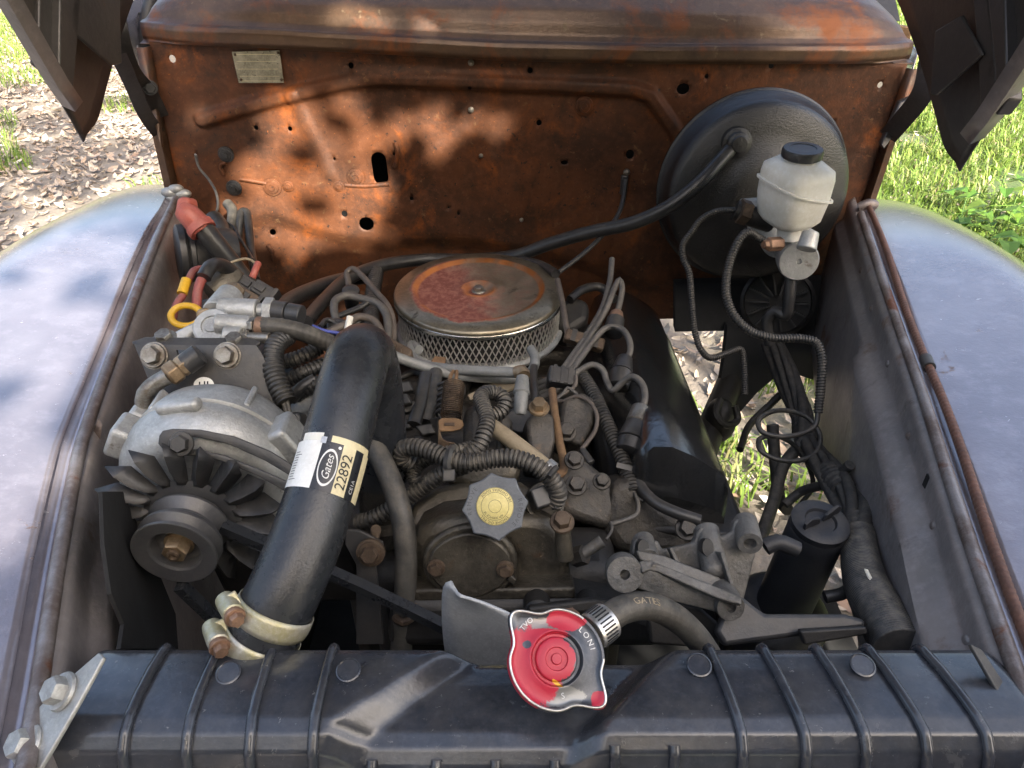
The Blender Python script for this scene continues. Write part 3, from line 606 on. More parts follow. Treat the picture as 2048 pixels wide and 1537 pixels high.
fl = make_fender(EDGE_L, -1, 'grey steel fender beside the alternator, on the left')
fr_ = make_fender(EDGE_R, 1, 'grey steel fender beside the brake booster, on the right')
for y_, u_ in [(0.35, 0.12), (0.47, 0.12), (0.60, 0.12), (0.74, 0.12), (0.88, 0.12), (1.0, 0.12), (0.42, 0.5), (0.55, 0.62), (0.72, 0.45)]:      # small fixings and a square notch on the right panel
    xi, zi = edge_at(EDGE_R, y_); MB().lathe(frame((xi - 0.0105 - (0.0135 if u_ > 0.2 else 0), y_, zi - 0.25 * u_), (-1, 0, 0.05)), [(0.0048, 0), (0.0046, 0.001), (0.003, 0.0022), (0, 0.0025)], 12).build('spot_fixing', 'flange', fr_)
xi, zi = edge_at(EDGE_R, 0.515); MB().box(Matrix.Translation((xi - 0.0095, 0.515, zi - 0.020)), 0.002, 0.013, 0.014).build('notch', 'ink', fr_)
xi, zi = edge_at(EDGE_R, 0.30); MB().box(Matrix.Translation((xi - 0.0095, 0.30, zi - 0.016)), 0.002, 0.016, 0.009).build('notch', 'ink', fr_)
fp0 = Vector((-0.33, 0.45, 1.0)); MB().slab([WP(px, py, fp0, Vector((1, 0.33, 0)).normalized()) for px, py in [(196, 985), (238, 985), (300, 1120), (345, 1230), (350, 1300), (232, 1300), (240, 1250), (214, 1190), (200, 1090)]], (1, 0.33, 0), 0.003).build('dark_opening_sheet', 'dark', fl)  # black sheet standing in for the dark torn opening in the inner panel
# torn patch in the left bead
MB().slab([W(px, py, 0.715) for px, py in [(168, 905), (196, 838), (204, 850), (196, 905), (178, 935)]], (0.6, -0.5, 0.6), 0.002).build('torn_lip', 'flange', fl)
# rusted cable along the right fender with clip and end loop
cb = thing('fender_cable', 'rust brown spiral cable lying along the right fender bead', 'cable', WH(1900, 800, -0.45))
cp = [W(1750, 438, 1.20), W(1765, 500, 1.13), W(1800, 590, 1.03), W(1838, 660, 0.955), W(1868, 725, 0.895), W(1905, 840, 0.80), W(1945, 980, 0.70), W(1990, 1120, 0.625), W(2040, 1270, 0.56), W(2100, 1420, 0.515)]
cp = [Vector((edge_at(EDGE_R, y)[0] + 0.0145 + 0.002 * math.sin(y * 14), y, edge_at(EDGE_R, y)[1] + 0.006)) for y in np.linspace(1.17, 0.12, 14)]
MB().tube(cp, 0.0046, 12, (0.006, 0.10, True)).build('cable_jacket', 'rustcable', cb, ang=80)
mb = MB().tube([cp[6] + (cp[5] - cp[6]) * 0.12, cp[6] - (cp[5] - cp[6]) * 0.12], 0.0068, 14); mb.build('clip', 'bsteel', cb)
MB().tube([cp[0] + Vector((-0.014, 0.004, -0.004)), cp[0] + Vector((0.0, 0.002, 0.004)), cp[0] + Vector((0.012, 0.006, 0.0))], 0.0085, 10).build('end_loop', 'flange', cb)
# weathered seam plug at the rear of the left fender
sp = MB()
for px, py, r in [(338, 385, 0.012), (352, 378, 0.011), (366, 388, 0.012), (345, 396, 0.010)]: sp.ball(WY(px, py, 1.215), r, 8, (1.2, 0.8, 0.7))
sp.build('seam_filler', 'alu', fl)

# ------------------------------------------------------------------ open hood
hd = thing('hood', 'dark open hood with its rear corners hanging at both sides of the cowl', 'hood', (0, 0.9, 1.24))
E1 = Vector((0, -0.6, 0.8)); E2 = Vector((0, 0.8, 0.6))
TL = WY(183, 302, 0.90); TR = WY(1902, 360, 0.86)
def hood_pt(th, s):
    a = math.pi * th                                                 # 0 left skirt edge .. 1 right skirt edge
    c, si = math.cos(a), math.sin(a); f = (1 - c) / 2
    base = TL.lerp(TR, f); cx = (TL.x + TR.x) / 2; w = (TR.x - TL.x) / 2
    x = cx - math.copysign(abs(c) ** 0.16, c) * w * (1 - 0.30 * s - 0.12 * s * s)
    p = Vector((x, base.y, base.z)) + E1 * (s * 1.05) + E2 * (0.44 * si ** 0.85)
    rb = 0.018 * math.exp(-(th / 0.014) ** 2) + 0.018 * math.exp(-((th - 1.0) / 0.014) ** 2)
    if s < 0.06: p += E1 * rb * (1 - s / 0.06) * 0.9
    return p
MB().grid(lambda u, v: hood_pt(0.5 - 0.5 * math.copysign(abs(1 - 2 * u) ** 0.6, 1 - 2 * u), v), 110, 40).build('shell', 'hood', hd, solid=0.002, ang=80)
for side in (0, 1):
    mb = MB(); rings = []
    for i in range(25):
        s = 0.085 + i / 24 * 0.9; p = hood_pt(side, s); ix = 1 if side == 0 else -1
        if i == 0: p = hood_pt(side, 0.085) + E2 * 0.004
        rings.append([p + Vector((0, 0, 0)), p - E2 * 0.012 + Vector((ix * 0.004, 0, 0)), p - E2 * 0.020 + Vector((ix * 0.020, 0, 0)), p - E2 * 0.006 + Vector((ix * 0.026, 0, 0))])
    mb.loft(rings, False, False); mb.build('edge_flange', 'flange' if False else 'inner', hd, solid=0.002, ang=50)
def hood_plate(pts, x, name, mat, th=0.006, bev=0.002):
    P = [WP(px, py, Vector((x, 0, 0)), Vector((1, 0, 0))) for px, py in pts]
    MB().slab(P, (1 if x < 0 else -1, 0, 0), th).build(name, mat, hd, bevel=bev)
hood_plate([(62, -60), (92, -60), (84, 150), (58, 128)], -0.493, 'rib', 'hood', 0.010)
hood_plate([(96, -60), (142, -60), (122, 186), (92, 158)], -0.488, 'rib', 'hood', 0.014)
hood_plate([(140, -60), (232, -60), (238, 128), (218, 132), (136, 62)], -0.478, 'gusset', 'hood', 0.004)
hood_plate([(1962, -60), (1992, -60), (2015, 150), (2010, 235), (1985, 255), (1978, 120)], 0.505, 'rib', 'hood', 0.012)
hood_plate([(2000, -60), (2040, -60), (2047, 200), (2022, 232), (2022, 140)], 0.500, 'rib', 'hood', 0.016)
hood_plate([(1876, 62), (1930, 30), (1972, 110), (1880, 192), (1866, 190)], 0.492, 'gusset', 'hood', 0.004)
# hinge arms
def arm(px, wd, th, name, lab=None):
    P = smooth_path([W(*p) for p in px], 0.01); T, N = frames_along(P); rings = []
    for p, t in zip(P, T):
        view = (p - CAM).normalized(); s = t.cross(view).normalized() * wd; rings.append([p + s, p + s * 0.9 + view * th, p - s * 0.9 + view * th, p - s])
    return MB().loft(rings).build(name, 'hood', hd, bevel=0.0008)
arm([(222, -60, 0.96), (236, 60, 0.99), (262, 140, 1.06), (300, 190, 1.14), (322, 235, 1.19)], 0.013, 0.006, 'hinge_arm')
arm([(236, 110, 0.98), (262, 165, 1.06), (292, 232, 1.14), (318, 268, 1.19)], 0.011, 0.006, 'hinge_arm')
arm([(1872, 52, 0.95), (1862, 120, 0.98), (1846, 185, 1.04), (1805, 240, 1.12), (1775, 275, 1.18)], 0.015, 0.007, 'hinge_arm')
MB().hexbolt(W(1868, 62, 0.945), (-0.4, -0.8, 0.1), 0.008, 0.008).build('pivot_bolt', 'bsteel', hd)
MB().hexbolt(W(300, 176, 1.12), (0.4, -0.8, 0.1), 0.008, 0.008).build('pivot_bolt', 'bsteel', hd)
MB().slab([W(px, py, 1.17) for px, py in [(282, 158), (300, 150), (318, 250), (322, 300), (312, 262)]], (0, 1, 0), 0.012).build('hinge_plate', 'cowl', hd, bevel=0.002)
MB().slab([W(px, py, 1.17) for px, py in [(1800, 205), (1830, 190), (1790, 270), (1768, 300), (1762, 290)]], (0, 1, 0), 0.012).build('hinge_plate', 'hood', hd, bevel=0.002)

# ------------------------------------------------------------------ radiator
rad = thing('radiator', 'radiator with ribbed black plastic top tank at the front', 'radiator', (0.02, 0.29, 0.45))
RX0, RX1 = -0.299, 0.343
RPROF = [(0.322, -0.56), (0.324, -0.475), (0.3245, -0.449), (0.3225, -0.444), (0.318, -0.4415), (0.30, -0.437), (0.280, -0.434), (0.266, -0.4335), (0.256, -0.436), (0.248, -0.443), (0.243, -0.455), (0.241, -0.475), (0.240, -0.56)]
def tank_drop(x, y):                                                 # moulded valley round the filler neck
    xl = np.interp(y, [0.245, 0.262, 0.322], [-0.125, -0.118, -0.052]); xr = np.interp(y, [0.245, 0.262, 0.322], [0.056, 0.062, 0.118])
    a = min(1, max(0, (x - xl) / 0.030)); b = min(1, max(0, (xr - x) / 0.026)); s = lambda q: q * q * (3 - 2 * q)
    return 0.017 * s(a) * s(b)
def tank_pt(x, k, lift=0.0):
    i = min(int(k), len(RPROF) - 2); f = k - i; y = RPROF[i][0] * (1 - f) + RPROF[i + 1][0] * f; h = RPROF[i][1] * (1 - f) + RPROF[i + 1][1] * f
    e = max(0, RX0 + 0.013 - x, x - (RX1 - 0.013)) / 0.013; e = 1 - math.sqrt(max(0, 1 - min(1, e) ** 2)); yc, hc = 0.282, -0.50
    y0, h0 = y, h; y = y + (yc - y) * e * 0.22; h = h + (hc - h) * e * 0.22
    up = max(0.0, min(1.0, (h0 + 0.475) / 0.03)); h -= tank_drop(x, y0) * up
    if lift:
        ny, nh = (y0 - yc), (h0 - hc); L = math.hypot(ny, nh); y += ny / L * lift; h += nh / L * lift
    return Vector((x, y, CAMZ + h))
KN = len(RPROF) - 1
MB().grid(lambda u, v: tank_pt(RX0 + (RX1 - RX0) * u, v * KN), 260, 60).build('top_tank', 'tank', rad, ang=70)
for xe in (RX0, RX1):
    ring = [tank_pt(xe, i / 60 * KN) for i in range(61)]; MB().add(ring, [tuple(range(61))]).build('end_wall', 'tank', rad)
def rib(pxs, lo=1.6, hi=KN - 0.2, r=0.0036):
    k0 = [4.2, 7.2, 9.5, 11.4]
    def xat(k): return float(np.interp(k, [2.0, 4.2, 8.0, 11.4], pxs))
    P = [tank_pt(xat(k), k, 0.0016) for k in np.linspace(lo, hi, 46)]
    return MB().tube(P, r, 8, step=0.003).build('rib', 'tank', rad, ang=80)
def rx(px, py):
    return WP(px, py, Vector((0, 0, CAMZ - 0.437)), Vector((0, 0, 1))).x
for a, b, c in [(326, 285, 262), (436, 405, 385), (544, 525, 512), (664, 645, 634)]:
    x0 = rx(a, 1292); x1 = rx(b, 1400); x2 = x1 + (x1 - x0) * 0.1; rib([x0, x0, x1, x2])
for a, b in [(1420, 1468), (1528, 1590), (1635, 1705), (1738, 1822), (1845, 1940)]:
    x0 = rx(a, 1286); x1 = rx(b, 1420); rib([x0, x0, x1, x1 + (x1 - x0) * 0.05])
for a in (735, 868, 990, 1112, 1232, 1352):
    x0 = rx(a, 1500); rib([x0, x0, x0, x0], 8.6, KN - 0.2, 0.0036)
for px, py in [(457, 1345), (697, 1340), (1398, 1330), (1725, 1330)]:
    p = WP(px, py, Vector((0, 0.29, CAMZ - 0.4355)), Vector((0, -0.16, 1)).normalized())
    MB().lathe(frame(p - Vector((0, 0, 0.0012)), (0, -0.16, 1)), [(0.0085, 0), (0.0085, 0.0016), (0.0075, 0.0021), (0.0070, 0.0014), (0, 0.0014)], 28).build('ejector_mark', 'tank', rad)
# core below the tank, crimped header and side bracket
mb = MB(); mb.box(Matrix.Translation((0.022, 0.283, 0.66)), 0.60, 0.055, 0.54); mb.build('core', 'dsteel', rad)
mb = MB(); mb.box(Matrix.Translation((0.022, 0.283, 0.935)), 0.63, 0.095, 0.012); mb.build('header', 'alu', rad, bevel=0.003)
for sg, pts in ((-1, [(196, 1306), (206, 1316), (160, 1400), (108, 1490), (30, 1620), (-50, 1620), (20, 1500), (72, 1420), (120, 1372)]), (1, [(1942, 1288), (1965, 1300), (2110, 1520), (2170, 1620), (2120, 1620), (2040, 1460)])):
    pn = Vector((sg * 0.45, -0.35, 0.8)).normalized(); p0 = W(110, 1420, 0.452) if sg < 0 else W(2040, 1430, 0.478)
    P = [WP(px, py, p0, pn) for px, py in pts]; MB().slab(P, pn, -0.003).build('side_bracket', 'alu' if sg < 0 else 'bsteel', rad, bevel=0.0008)
    if sg < 0:
        for px, py in [(128, 1384), (58, 1490)]:
            q = WP(px, py, p0, pn); ax = Vector((-0.55, 0.0, 0.8)); MB().hexbolt(q, pn, 0.0085, 0.011, rot=0.3).build('bolt', 'alu', rad)
# filler neck and cap
cc = W(1114, 1318, 0.462); cn = Vector((0.10, -0.52, 0.85)).normalized()
nk = MB().lathe(frame(cc - cn * 0.040, cn, (1, 0, 0)), [(0.027, -0.012), (0.025, 0.012), (0.024, 0.024), (0.0275, 0.027), (0.0285, 0.032), (0.0285, 0.034)], 40); nk.build('filler_neck', 'tank', rad)
def rad_cap_material():
    m = mk('chipped_red_radiator_cap', (0.11, 0.115, 0.125), (0.075, 0.08, 0.09), 60.0, 0.42, 0.65, 0.1, 300, coords='World'); nt = m.node_tree
    b = next(n for n in nt.nodes if n.type == 'BSDF_PRINCIPLED'); base = b.inputs['Base Color'].links[0].from_socket
    uv = _n(nt, 'ShaderNodeAttribute'); uv.attribute_name = 'capuv'; s = _n(nt, 'ShaderNodeSeparateXYZ'); nt.links.new(uv.outputs['Vector'], s.inputs[0])
    nz = mth(nt, 'MULTIPLY', mth(nt, 'SUBTRACT', noise(nt, uv.outputs['Vector'], 3.2, 12.0, 0.85), 0.5), 1.3)
    def blob(cx, cy, rx, ry, rot=0.0):
        dx = mth(nt, 'SUBTRACT', s.outputs[0], cx); dy = mth(nt, 'SUBTRACT', s.outputs[1], cy); c_, s_ = math.cos(rot), math.sin(rot)
        ax = mth(nt, 'DIVIDE', mth(nt, 'ADD', mth(nt, 'MULTIPLY', dx, c_), mth(nt, 'MULTIPLY', dy, s_)), rx); ay = mth(nt, 'DIVIDE', mth(nt, 'SUBTRACT', mth(nt, 'MULTIPLY', dy, c_), mth(nt, 'MULTIPLY', dx, s_)), ry)
        d = mth(nt, 'SQRT', mth(nt, 'ADD', mth(nt, 'MULTIPLY', ax, ax), mth(nt, 'MULTIPLY', ay, ay)))
        return ramp(nt, mth(nt, 'ADD', d, nz), 1.03, 0.97)
    fs = [blob(-0.58, -0.12, 0.62, 0.78, 0.5), blob(-0.02, 0.0, 0.42, 0.42), blob(0.22, 0.78, 0.42, 0.22), blob(0.86, -0.80, 0.18, 0.2), blob(-0.25, 0.48, 0.5, 0.12), blob(-0.62, -0.62, 0.34, 0.4)]
    f = fs[0]
    for q in fs[1:]: f = mth(nt, 'MAXIMUM', f, q)
    hole = blob(-0.62, 0.28, 0.09, 0.08); ring = mth(nt, 'MULTIPLY', blob(0.02, 0.0, 0.62, 0.62), 0.0)
    f = mth(nt, 'MULTIPLY', f, mth(nt, 'SUBTRACT', 1.0, hole))
    col = mix(nt, blob(0.05, -0.72, 0.52, 0.2), base, (0.26, 0.26, 0.25)); col = mix(nt, mth(nt, 'MULTIPLY', blob(-0.3, 0.62, 0.4, 0.2), 0.7), col, (0.36, 0.31, 0.27))
    col = mix(nt, f, col, (0.46, 0.022, 0.045)); col = mix(nt, blob(0.0, -0.47, 0.12, 0.035, -0.6), col, (0.75, 0.42, 0.02))
    nt.links.new(col, b.inputs['Base Color']); nt.links.new(mth(nt, 'SUBTRACT', 0.65, mth(nt, 'MULTIPLY', f, 0.65)), b.inputs['Metallic'])
    return m
M['radcap'] = rad_cap_material()
cx_ = (W(1200, 1318, 0.462) - W(1030, 1318, 0.462)).normalized(); cm = frame(cc, cn, cx_); CR = 0.0305
def ear(th):
    e = 0.0
    for a0 in (math.radians(136), math.radians(-43)):
        d = (th - a0 + math.pi) % (2 * math.pi) - math.pi; e += 0.30 * math.exp(-(d / 0.24) ** 2) - 0.05 * math.exp(-((abs(d) - 0.5) / 0.2) ** 2)
    return 1 + e
NT = 96; prof = [(1.0, -0.010), (1.03, -0.006), (1.03, -0.002), (1.0, 0.0008), (0.95, 0.0010), (0.91, -0.0008), (0.85, -0.0012), (0.62, -0.0006), (0.58, 0.0006), (0.55, 0.0006), (0.52, -0.0015), (0.50, -0.0035), (0.45, -0.0035), (0.43, -0.0010), (0.40, -0.0004), (0.24, -0.0004), (0.22, -0.0018), (0.12, -0.0018), (0.10, 0.0), (0.0, 0.0)]
V = []; UV = []
for r, z in prof:
    for j in range(NT):
        th = 2 * math.pi * j / NT; w = min(1, max(0, (r - 0.62) / 0.3)); rr = r * (1 + (ear(th) - 1) * w)
        V.append(tuple(cm @ Vector((rr * CR * math.cos(th), rr * CR * math.sin(th), z + 0.0)))); UV.append((rr * math.cos(th), rr * math.sin(th), 0))
F = [(i * NT + j, i * NT + (j + 1) % NT, (i + 1) * NT + (j + 1) % NT, (i + 1) * NT + j) for i in range(len(prof) - 1) for j in range(NT)]
rc = o = link_mesh('filler_cap', V, F, 'radcap', rad, ang=60); rc['label'] = 'filler cap with two ears and chipped red paint'
at_ = o.data.attributes.new('capuv', 'FLOAT_VECTOR', 'POINT'); at_.data.foreach_set('vector', np.array(UV, dtype=np.float32).ravel())
MB().lathe(cm, [(CR * 0.86, -0.012), (CR * 0.93, -0.0125), (CR * 0.93, -0.008), (CR * 0.8, -0.007)], 48).build('skirt', 'chrome', rc)
# bright rolled rim, as the paint has worn off it
rim = [cm @ Vector((CR * 0.985 * ear(2 * math.pi * j / 120) * math.cos(2 * math.pi * j / 120), CR * 0.985 * ear(2 * math.pi * j / 120) * math.sin(2 * math.pi * j / 120), 0.0010)) for j in range(18, 121)]
MB().tube(rim, 0.0009, 8, step=0.0015).build('rolled_rim', 'clampbright', rc, ang=80)
def ring_text(body, size, m, R, a_mid, flip, name, mat, parent, z, ex=1.0):
    def fn(x, y):
        th = a_mid - (x / R) * (1 if not flip else -1); r = R + (y if not flip else -y)
        return m @ Vector((r * math.cos(th), r * math.sin(th), z))
    return text_mesh(body, size, fn, name, mat, parent, spacing=ex)
ring_text('LONI', 0.0050, cm, CR * 0.78, math.radians(32), False, 'lettering', 'white', rc, 0.0006, 1.5)
ring_text('TVO', 0.0046, cm, CR * 0.93, math.radians(133), False, 'lettering', 'white', rc, 0.0016, 1.1)
ring_text('S', 0.0050, cm, CR * 0.72, math.radians(-82), True, 'lettering', 'white', rc, 0.0006)
# ------------------------------------------------------------------ chassis below
ch = thing('chassis_frame', 'dark steel chassis rails and crossmember under the engine', 'chassis', (0, 0.7, 0.3))
for x in (-0.36, 0.345):
    MB().box(Matrix.Translation((x, 0.85, 0.52)), 0.05, 1.5, 0.13).build('rail', 'dsteel', ch, bevel=0.006)
MB().box(Matrix.Translation((0.02, 0.40, 0.44)), 0.70, 0.10, 0.10).build('crossmember', 'dsteel', ch, bevel=0.01)
MB().box(Matrix.Translation((-0.25, 0.75, 0.44)), 0.20, 0.95, 0.01).build('gap_blackout', 'dark', ch)  # dark sheets added under the engine to black out gaps down to the ground
MB().box(Matrix.Translation((0.26, 0.52, 0.55)), 0.52, 0.56, 0.01).build('gap_blackout', 'dark', ch)
MB().tube([W(1500, 640, 1.45), W(1470, 740, 1.36), W(1425, 850, 1.27), W(1395, 940, 1.2)], 0.024, 12).build('steering_column', 'dsteel', ch)
mb = MB().ball(W(1440, 840, 1.26), 0.034, 12, (0.8, 1.0, 1.2)); mb.build('steering_box', 'dsteel', ch)
MB().slab([W(px, py, 1.34) for px, py in [(1350, 570), (1700, 560), (1700, 790), (1642, 765), (1570, 742), (1540, 680), (1455, 662), (1350, 664)]], (0, 1, 0.1), 0.02).build('toe_board', 'dark', ch)  # near-black colour carries the shade that lies on the toe board
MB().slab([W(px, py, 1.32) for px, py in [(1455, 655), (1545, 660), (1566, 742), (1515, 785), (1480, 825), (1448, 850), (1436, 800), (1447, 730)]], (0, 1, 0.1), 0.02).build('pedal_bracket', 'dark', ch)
for pts in ([(1592, 760, 1.2), (1540, 810, 1.2), (1500, 850, 1.2), (1480, 900, 1.15)], [(1440, 800, 1.2), (1432, 830, 1.18), (1450, 850, 1.18), (1475, 840, 1.2), (1470, 812, 1.2)]):
    MB().tube([W(*p) for p in pts], 0.006, 8).build('control_rod', 'dsteel', ch)
fn_ = thing('blower_fan', 'dark finned blower wheel behind the brake booster', 'blower', W(1555, 610, 1.3))
q = frame(W(1555, 605, 1.30), (-0.3, -0.9, 0.3)); MB().lathe(q, [(0.062, -0.03), (0.064, 0.0), (0.058, 0.003), (0.056, -0.004), (0.0, -0.004)], 32).build('housing', 'dsteel', fn_)
for k in range(14):
    m = q @ Matrix.Rotation(k * 2 * math.pi / 14, 4, 'Z') @ Matrix.Translation((0.034, 0, 0.003)); MB().box(m, 0.04, 0.003, 0.010).build('vane', 'bsteel', fn_)

# ------------------------------------------------------------------ engine
eng = thing('engine', 'grimy cast iron V8 engine filling the engine bay', 'engine', (-0.03, 0.8, 0.45))
MB().box(Matrix.Translation((-0.03, 0.86, 0.70)), 0.34, 0.56, 0.32).build('block', 'dsteel', eng, bevel=0.02)
MB().box(Matrix.Translation((-0.03, 0.70, 0.50)), 0.26, 0.50, 0.16).build('oil_pan', 'dsteel', eng, bevel=0.03)
MB().lathe(frame((-0.02, 0.44, 0.72), (0, 1, 0)), [(0.085, 0), (0.09, 0.004), (0.08, 0.010), (0.09, 0.018), (0.085, 0.03), (0.03, 0.035)], 40).build('crank_pulley', 'pulley', eng)
MB().box(Matrix.Translation((-0.02, 0.54, 0.80)), 0.26, 0.08, 0.26).build('front_housing', 'dsteel', eng, bevel=0.02)
def valve_cover(mir):
    rings = []
    for i in range(29):
        s = i / 28; y = 0.595 + 0.55 * s; dh = -0.075 * s; dx = 0.018 * s; e = 1.0
        front = math.sqrt(max(0.0, 1 - max(0, (0.045 - s) / 0.045) ** 2)); back = math.sqrt(max(0.0, 1 - max(0, (s - 0.96) / 0.04) ** 2)); k = 0.55 + 0.45 * min(front, back)
        inn = 0.014 * (1 / (1 + math.exp(-(s - 0.30) * 45))); bump = 0.007 * math.exp(-((s - 0.16) / 0.10) ** 2)
        pts = [(0.128 - inn, -0.62), (0.132 - inn, -0.53), (0.138 - inn, -0.508), (0.152 - inn * .8, -0.4935 + bump), (0.172, -0.494 + bump), (0.196, -0.506 + bump * .8), (0.222, -0.524), (0.236, -0.538), (0.243, -0.556), (0.247, -0.66)]
        r = []
        for x, h in pts:
            hh = -0.62 + (h + 0.62) * k + dh; xx = 0.185 + (x - 0.185) * (0.82 + 0.18 * k) + dx
            if mir: xx = -0.075 - xx
            r.append(Vector((xx, y, CAMZ + hh)))
        rings.append(r)
    mb = MB(); mb.loft(rings, False, False); n = len(rings[0])
    mb.add(rings[0], [tuple(range(n))]); mb.add(rings[-1], [tuple(range(n))])
    return mb.build('valve_cover', 'valve', eng, ang=60)
valve_cover(False); valve_cover(True)
lip = [Vector((0.122, 0.78, CAMZ - 0.630)), Vector((0.124, 0.62, CAMZ - 0.607)), Vector((0.134, 0.588, CAMZ - 0.604)), Vector((0.185, 0.580, CAMZ - 0.606)), Vector((0.236, 0.588, CAMZ - 0.610)), Vector((0.252, 0.62, CAMZ - 0.614)), Vector((0.262, 0.85, CAMZ - 0.645)), Vector((0.271, 1.14, CAMZ - 0.685))]
MB().tube(lip, 0.0055, 10).build('cover_lip', 'valve', eng, ang=80)
for i_, f_ in ((1, 0.3), (2, 0.6), (4, 0.2), (5, 0.5), (6, 0.4)):
    MB().hexbolt(lip[i_].lerp(lip[i_ + 1], f_) + Vector((0, 0, 0.003)), (0.2, -0.2, 1), 0.0058, 0.006).build('bolt', 'bsteel', eng)
# gasket rails and heads under the covers
for sgn in (0, 1):
    mb = MB(); rings = []
    for s in (0, 1):
        y = 0.575 + 0.585 * s; dh = -0.075 * s; dx = 0.018 * s; r = []
        for x, h in [(0.105, -0.585), (0.118, -0.572), (0.262, -0.592), (0.272, -0.61), (0.262, -0.70), (0.10, -0.70)]:
            xx = x + dx; xx = -0.075 - xx if sgn else xx; r.append(Vector((xx, y, CAMZ + h + dh)))
        rings.append(r)
    mb.loft(rings); mb.build('cylinder_head', 'dsteel', eng, bevel=0.005)
def casting(name, px, t, n, th, mat='iron', bev=0.006, parent=None, seg=3):
    cx = sum(p[0] for p in px) / len(px); cy = sum(p[1] for p in px) / len(px); p0 = W(cx, cy, t); n = Vector(n).normalized()
    return MB().slab([WP(x, y, p0, n) for x, y in px], n, -th).build(name, mat, parent or eng, bevel=bev, seg=seg)
# intake manifold: valley plate, runners and carburettor
mb = MB(); mb.box(Matrix.Translation((-0.045, 0.86, CAMZ - 0.645)) @ Matrix.Rotation(-0.13, 4, 'X'), 0.24, 0.52, 0.06); mb.build('intake_manifold', 'iron', eng, bevel=0.015, seg=3)
for k in range(4):
    for sg in (-1, 1):
        y = 0.68 + 0.12 * k; a = Vector((-0.045 + sg * 0.02, 0.86 + (y - 0.86) * 0.6, CAMZ - 0.605 - 0.05 * (y - .65))); b = Vector((-0.045 + sg * 0.15, y, CAMZ - 0.625 - 0.07 * (y - .65)))
        MB().tube([a, a.lerp(b, .5) + Vector((0, 0, 0.012)), b], [0.022, 0.021, 0.024], 12).build('runner', 'iron', eng)
AC = W(957, 578, 1.095); AN = Vector((0, -0.02, 1)).normalized(); am = frame(AC, AN, (1, 0, 0))
carb = MB().lathe(frame(AC - AN * 0.17, AN), [(0.055, 0), (0.055, 0.02), (0.045, 0.025), (0.045, 0.06), (0.06, 0.065), (0.06, 0.08), (0.038, 0.085), (0.036, 0.115)], 28)
carb.box(frame(AC - AN * 0.125 + Vector((0.055, -0.01, 0)), AN), 0.05, 0.07, 0.045); carb.box(frame(AC - AN * 0.12 + Vector((-0.055, 0.0, 0)), AN), 0.05, 0.06, 0.05); carb.box(frame(AC - AN * 0.10 + Vector((0.0, -0.062, 0)), AN), 0.07, 0.04, 0.03)
carb.build('carburettor', 'timing', eng, bevel=0.003)
casting('carburettor_lever', [(845, 745), (870, 712), (892, 715), (888, 745)], 0.99, (0, -0.8, 0.5), 0.004, 'rustpipe', 0.001)
casting('choke_plate', [(935, 790), (975, 770), (1055, 752), (1050, 768), (985, 795), (940, 800)], 0.93, (0, -0.4, 0.9), 0.004, 'tanhose', 0.001)
# thermostat housing and front castings between the banks
casting('distributor_base', [(925, 812), (955, 800), (1005, 810), (1025, 838), (1020, 900), (1000, 930), (945, 935), (925, 900)], 0.815, (0, -0.55, 0.83), 0.08, 'iron', 0.012)
casting('manifold_nose', [(872, 905), (1010, 895), (1045, 925), (1035, 965), (950, 985), (890, 965)], 0.765, (0, -0.65, 0.75), 0.07, 'timing', 0.012)
casting('coolant_boss', [(1052, 840), (1075, 815), (1108, 830), (1112, 880), (1100, 935), (1060, 930)], 0.815, (0.1, -0.6, 0.8), 0.07, 'iron', 0.005)
MB().hexbolt(W(1078, 818, 0.80), (0, -0.25, 1), 0.0085, 0.012).build('bolt', 'brass', eng)
casting('exhaust_crossover', [(1125, 800), (1165, 782), (1195, 800), (1190, 850), (1165, 895), (1130, 880), (1118, 840)], 0.87, (0.1, -0.55, 0.8), 0.08, 'iron', 0.006)
casting('water_outlet', [(1122, 920), (1150, 898), (1180, 925), (1225, 960), (1245, 1000), (1222, 1060), (1170, 1045), (1130, 1030), (1108, 1000), (1112, 950)], 0.795, (0.15, -0.65, 0.75), 0.06, 'iron', 0.009)
casting('head_front', [(1222, 968), (1262, 950), (1330, 1010), (1400, 1060), (1380, 1115), (1240, 1110), (1205, 1060)], 0.80, (0.2, -0.8, 0.55), 0.05, 'iron', 0.014)
for px, py, t, r in [(1148, 922, 0.782, 0.0078), (1152, 972, 0.775, 0.0085), (1203, 964, 0.775, 0.007), (1132, 865, 0.84, 0.009), (1372, 1060, 0.775, 0.009)]:
    MB().hexbolt(W(px, py, t), (0.05, -0.5, 0.86), r, r * 1.25, rot=px).build('bolt', 'iron', eng)
# timing cover with oval plate, bosses and filler neck
casting('timing_cover', [(826, 1182), (818, 1090), (838, 1058), (880, 1040), (980, 1030), (1075, 1034), (1120, 1056), (1140, 1090), (1142, 1178)], 0.715, (0, -0.93, 0.35), 0.085, 'timing', 0.012)
casting('cover_shoulder', [(812, 1062), (822, 1010), (872, 972), (960, 956), (1040, 962), (1085, 992), (1105, 1040), (1090, 1068), (960, 1050), (870, 1066)], 0.752, (0, -0.62, 0.78), 0.05, 'timing', 0.014)
casting('cover_flange', [(815, 1205), (818, 1180), (1150, 1176), (1152, 1200)], 0.70, (0, -0.93, 0.35), 0.03, 'timing', 0.003)
OP = W(941, 1124, 0.700); on = Vector((0, -0.93, 0.35)).normalized(); om = frame(OP, on, (1, 0, 0)); k = 0.70 / FPX
def lens(sx, sy): return [(sx * math.copysign(abs(math.cos(a)) ** 1.25, math.cos(a)), sy * math.copysign(abs(math.sin(a)) ** 0.9, math.sin(a))) for a in [2 * math.pi * i / 40 for i in range(40)]]
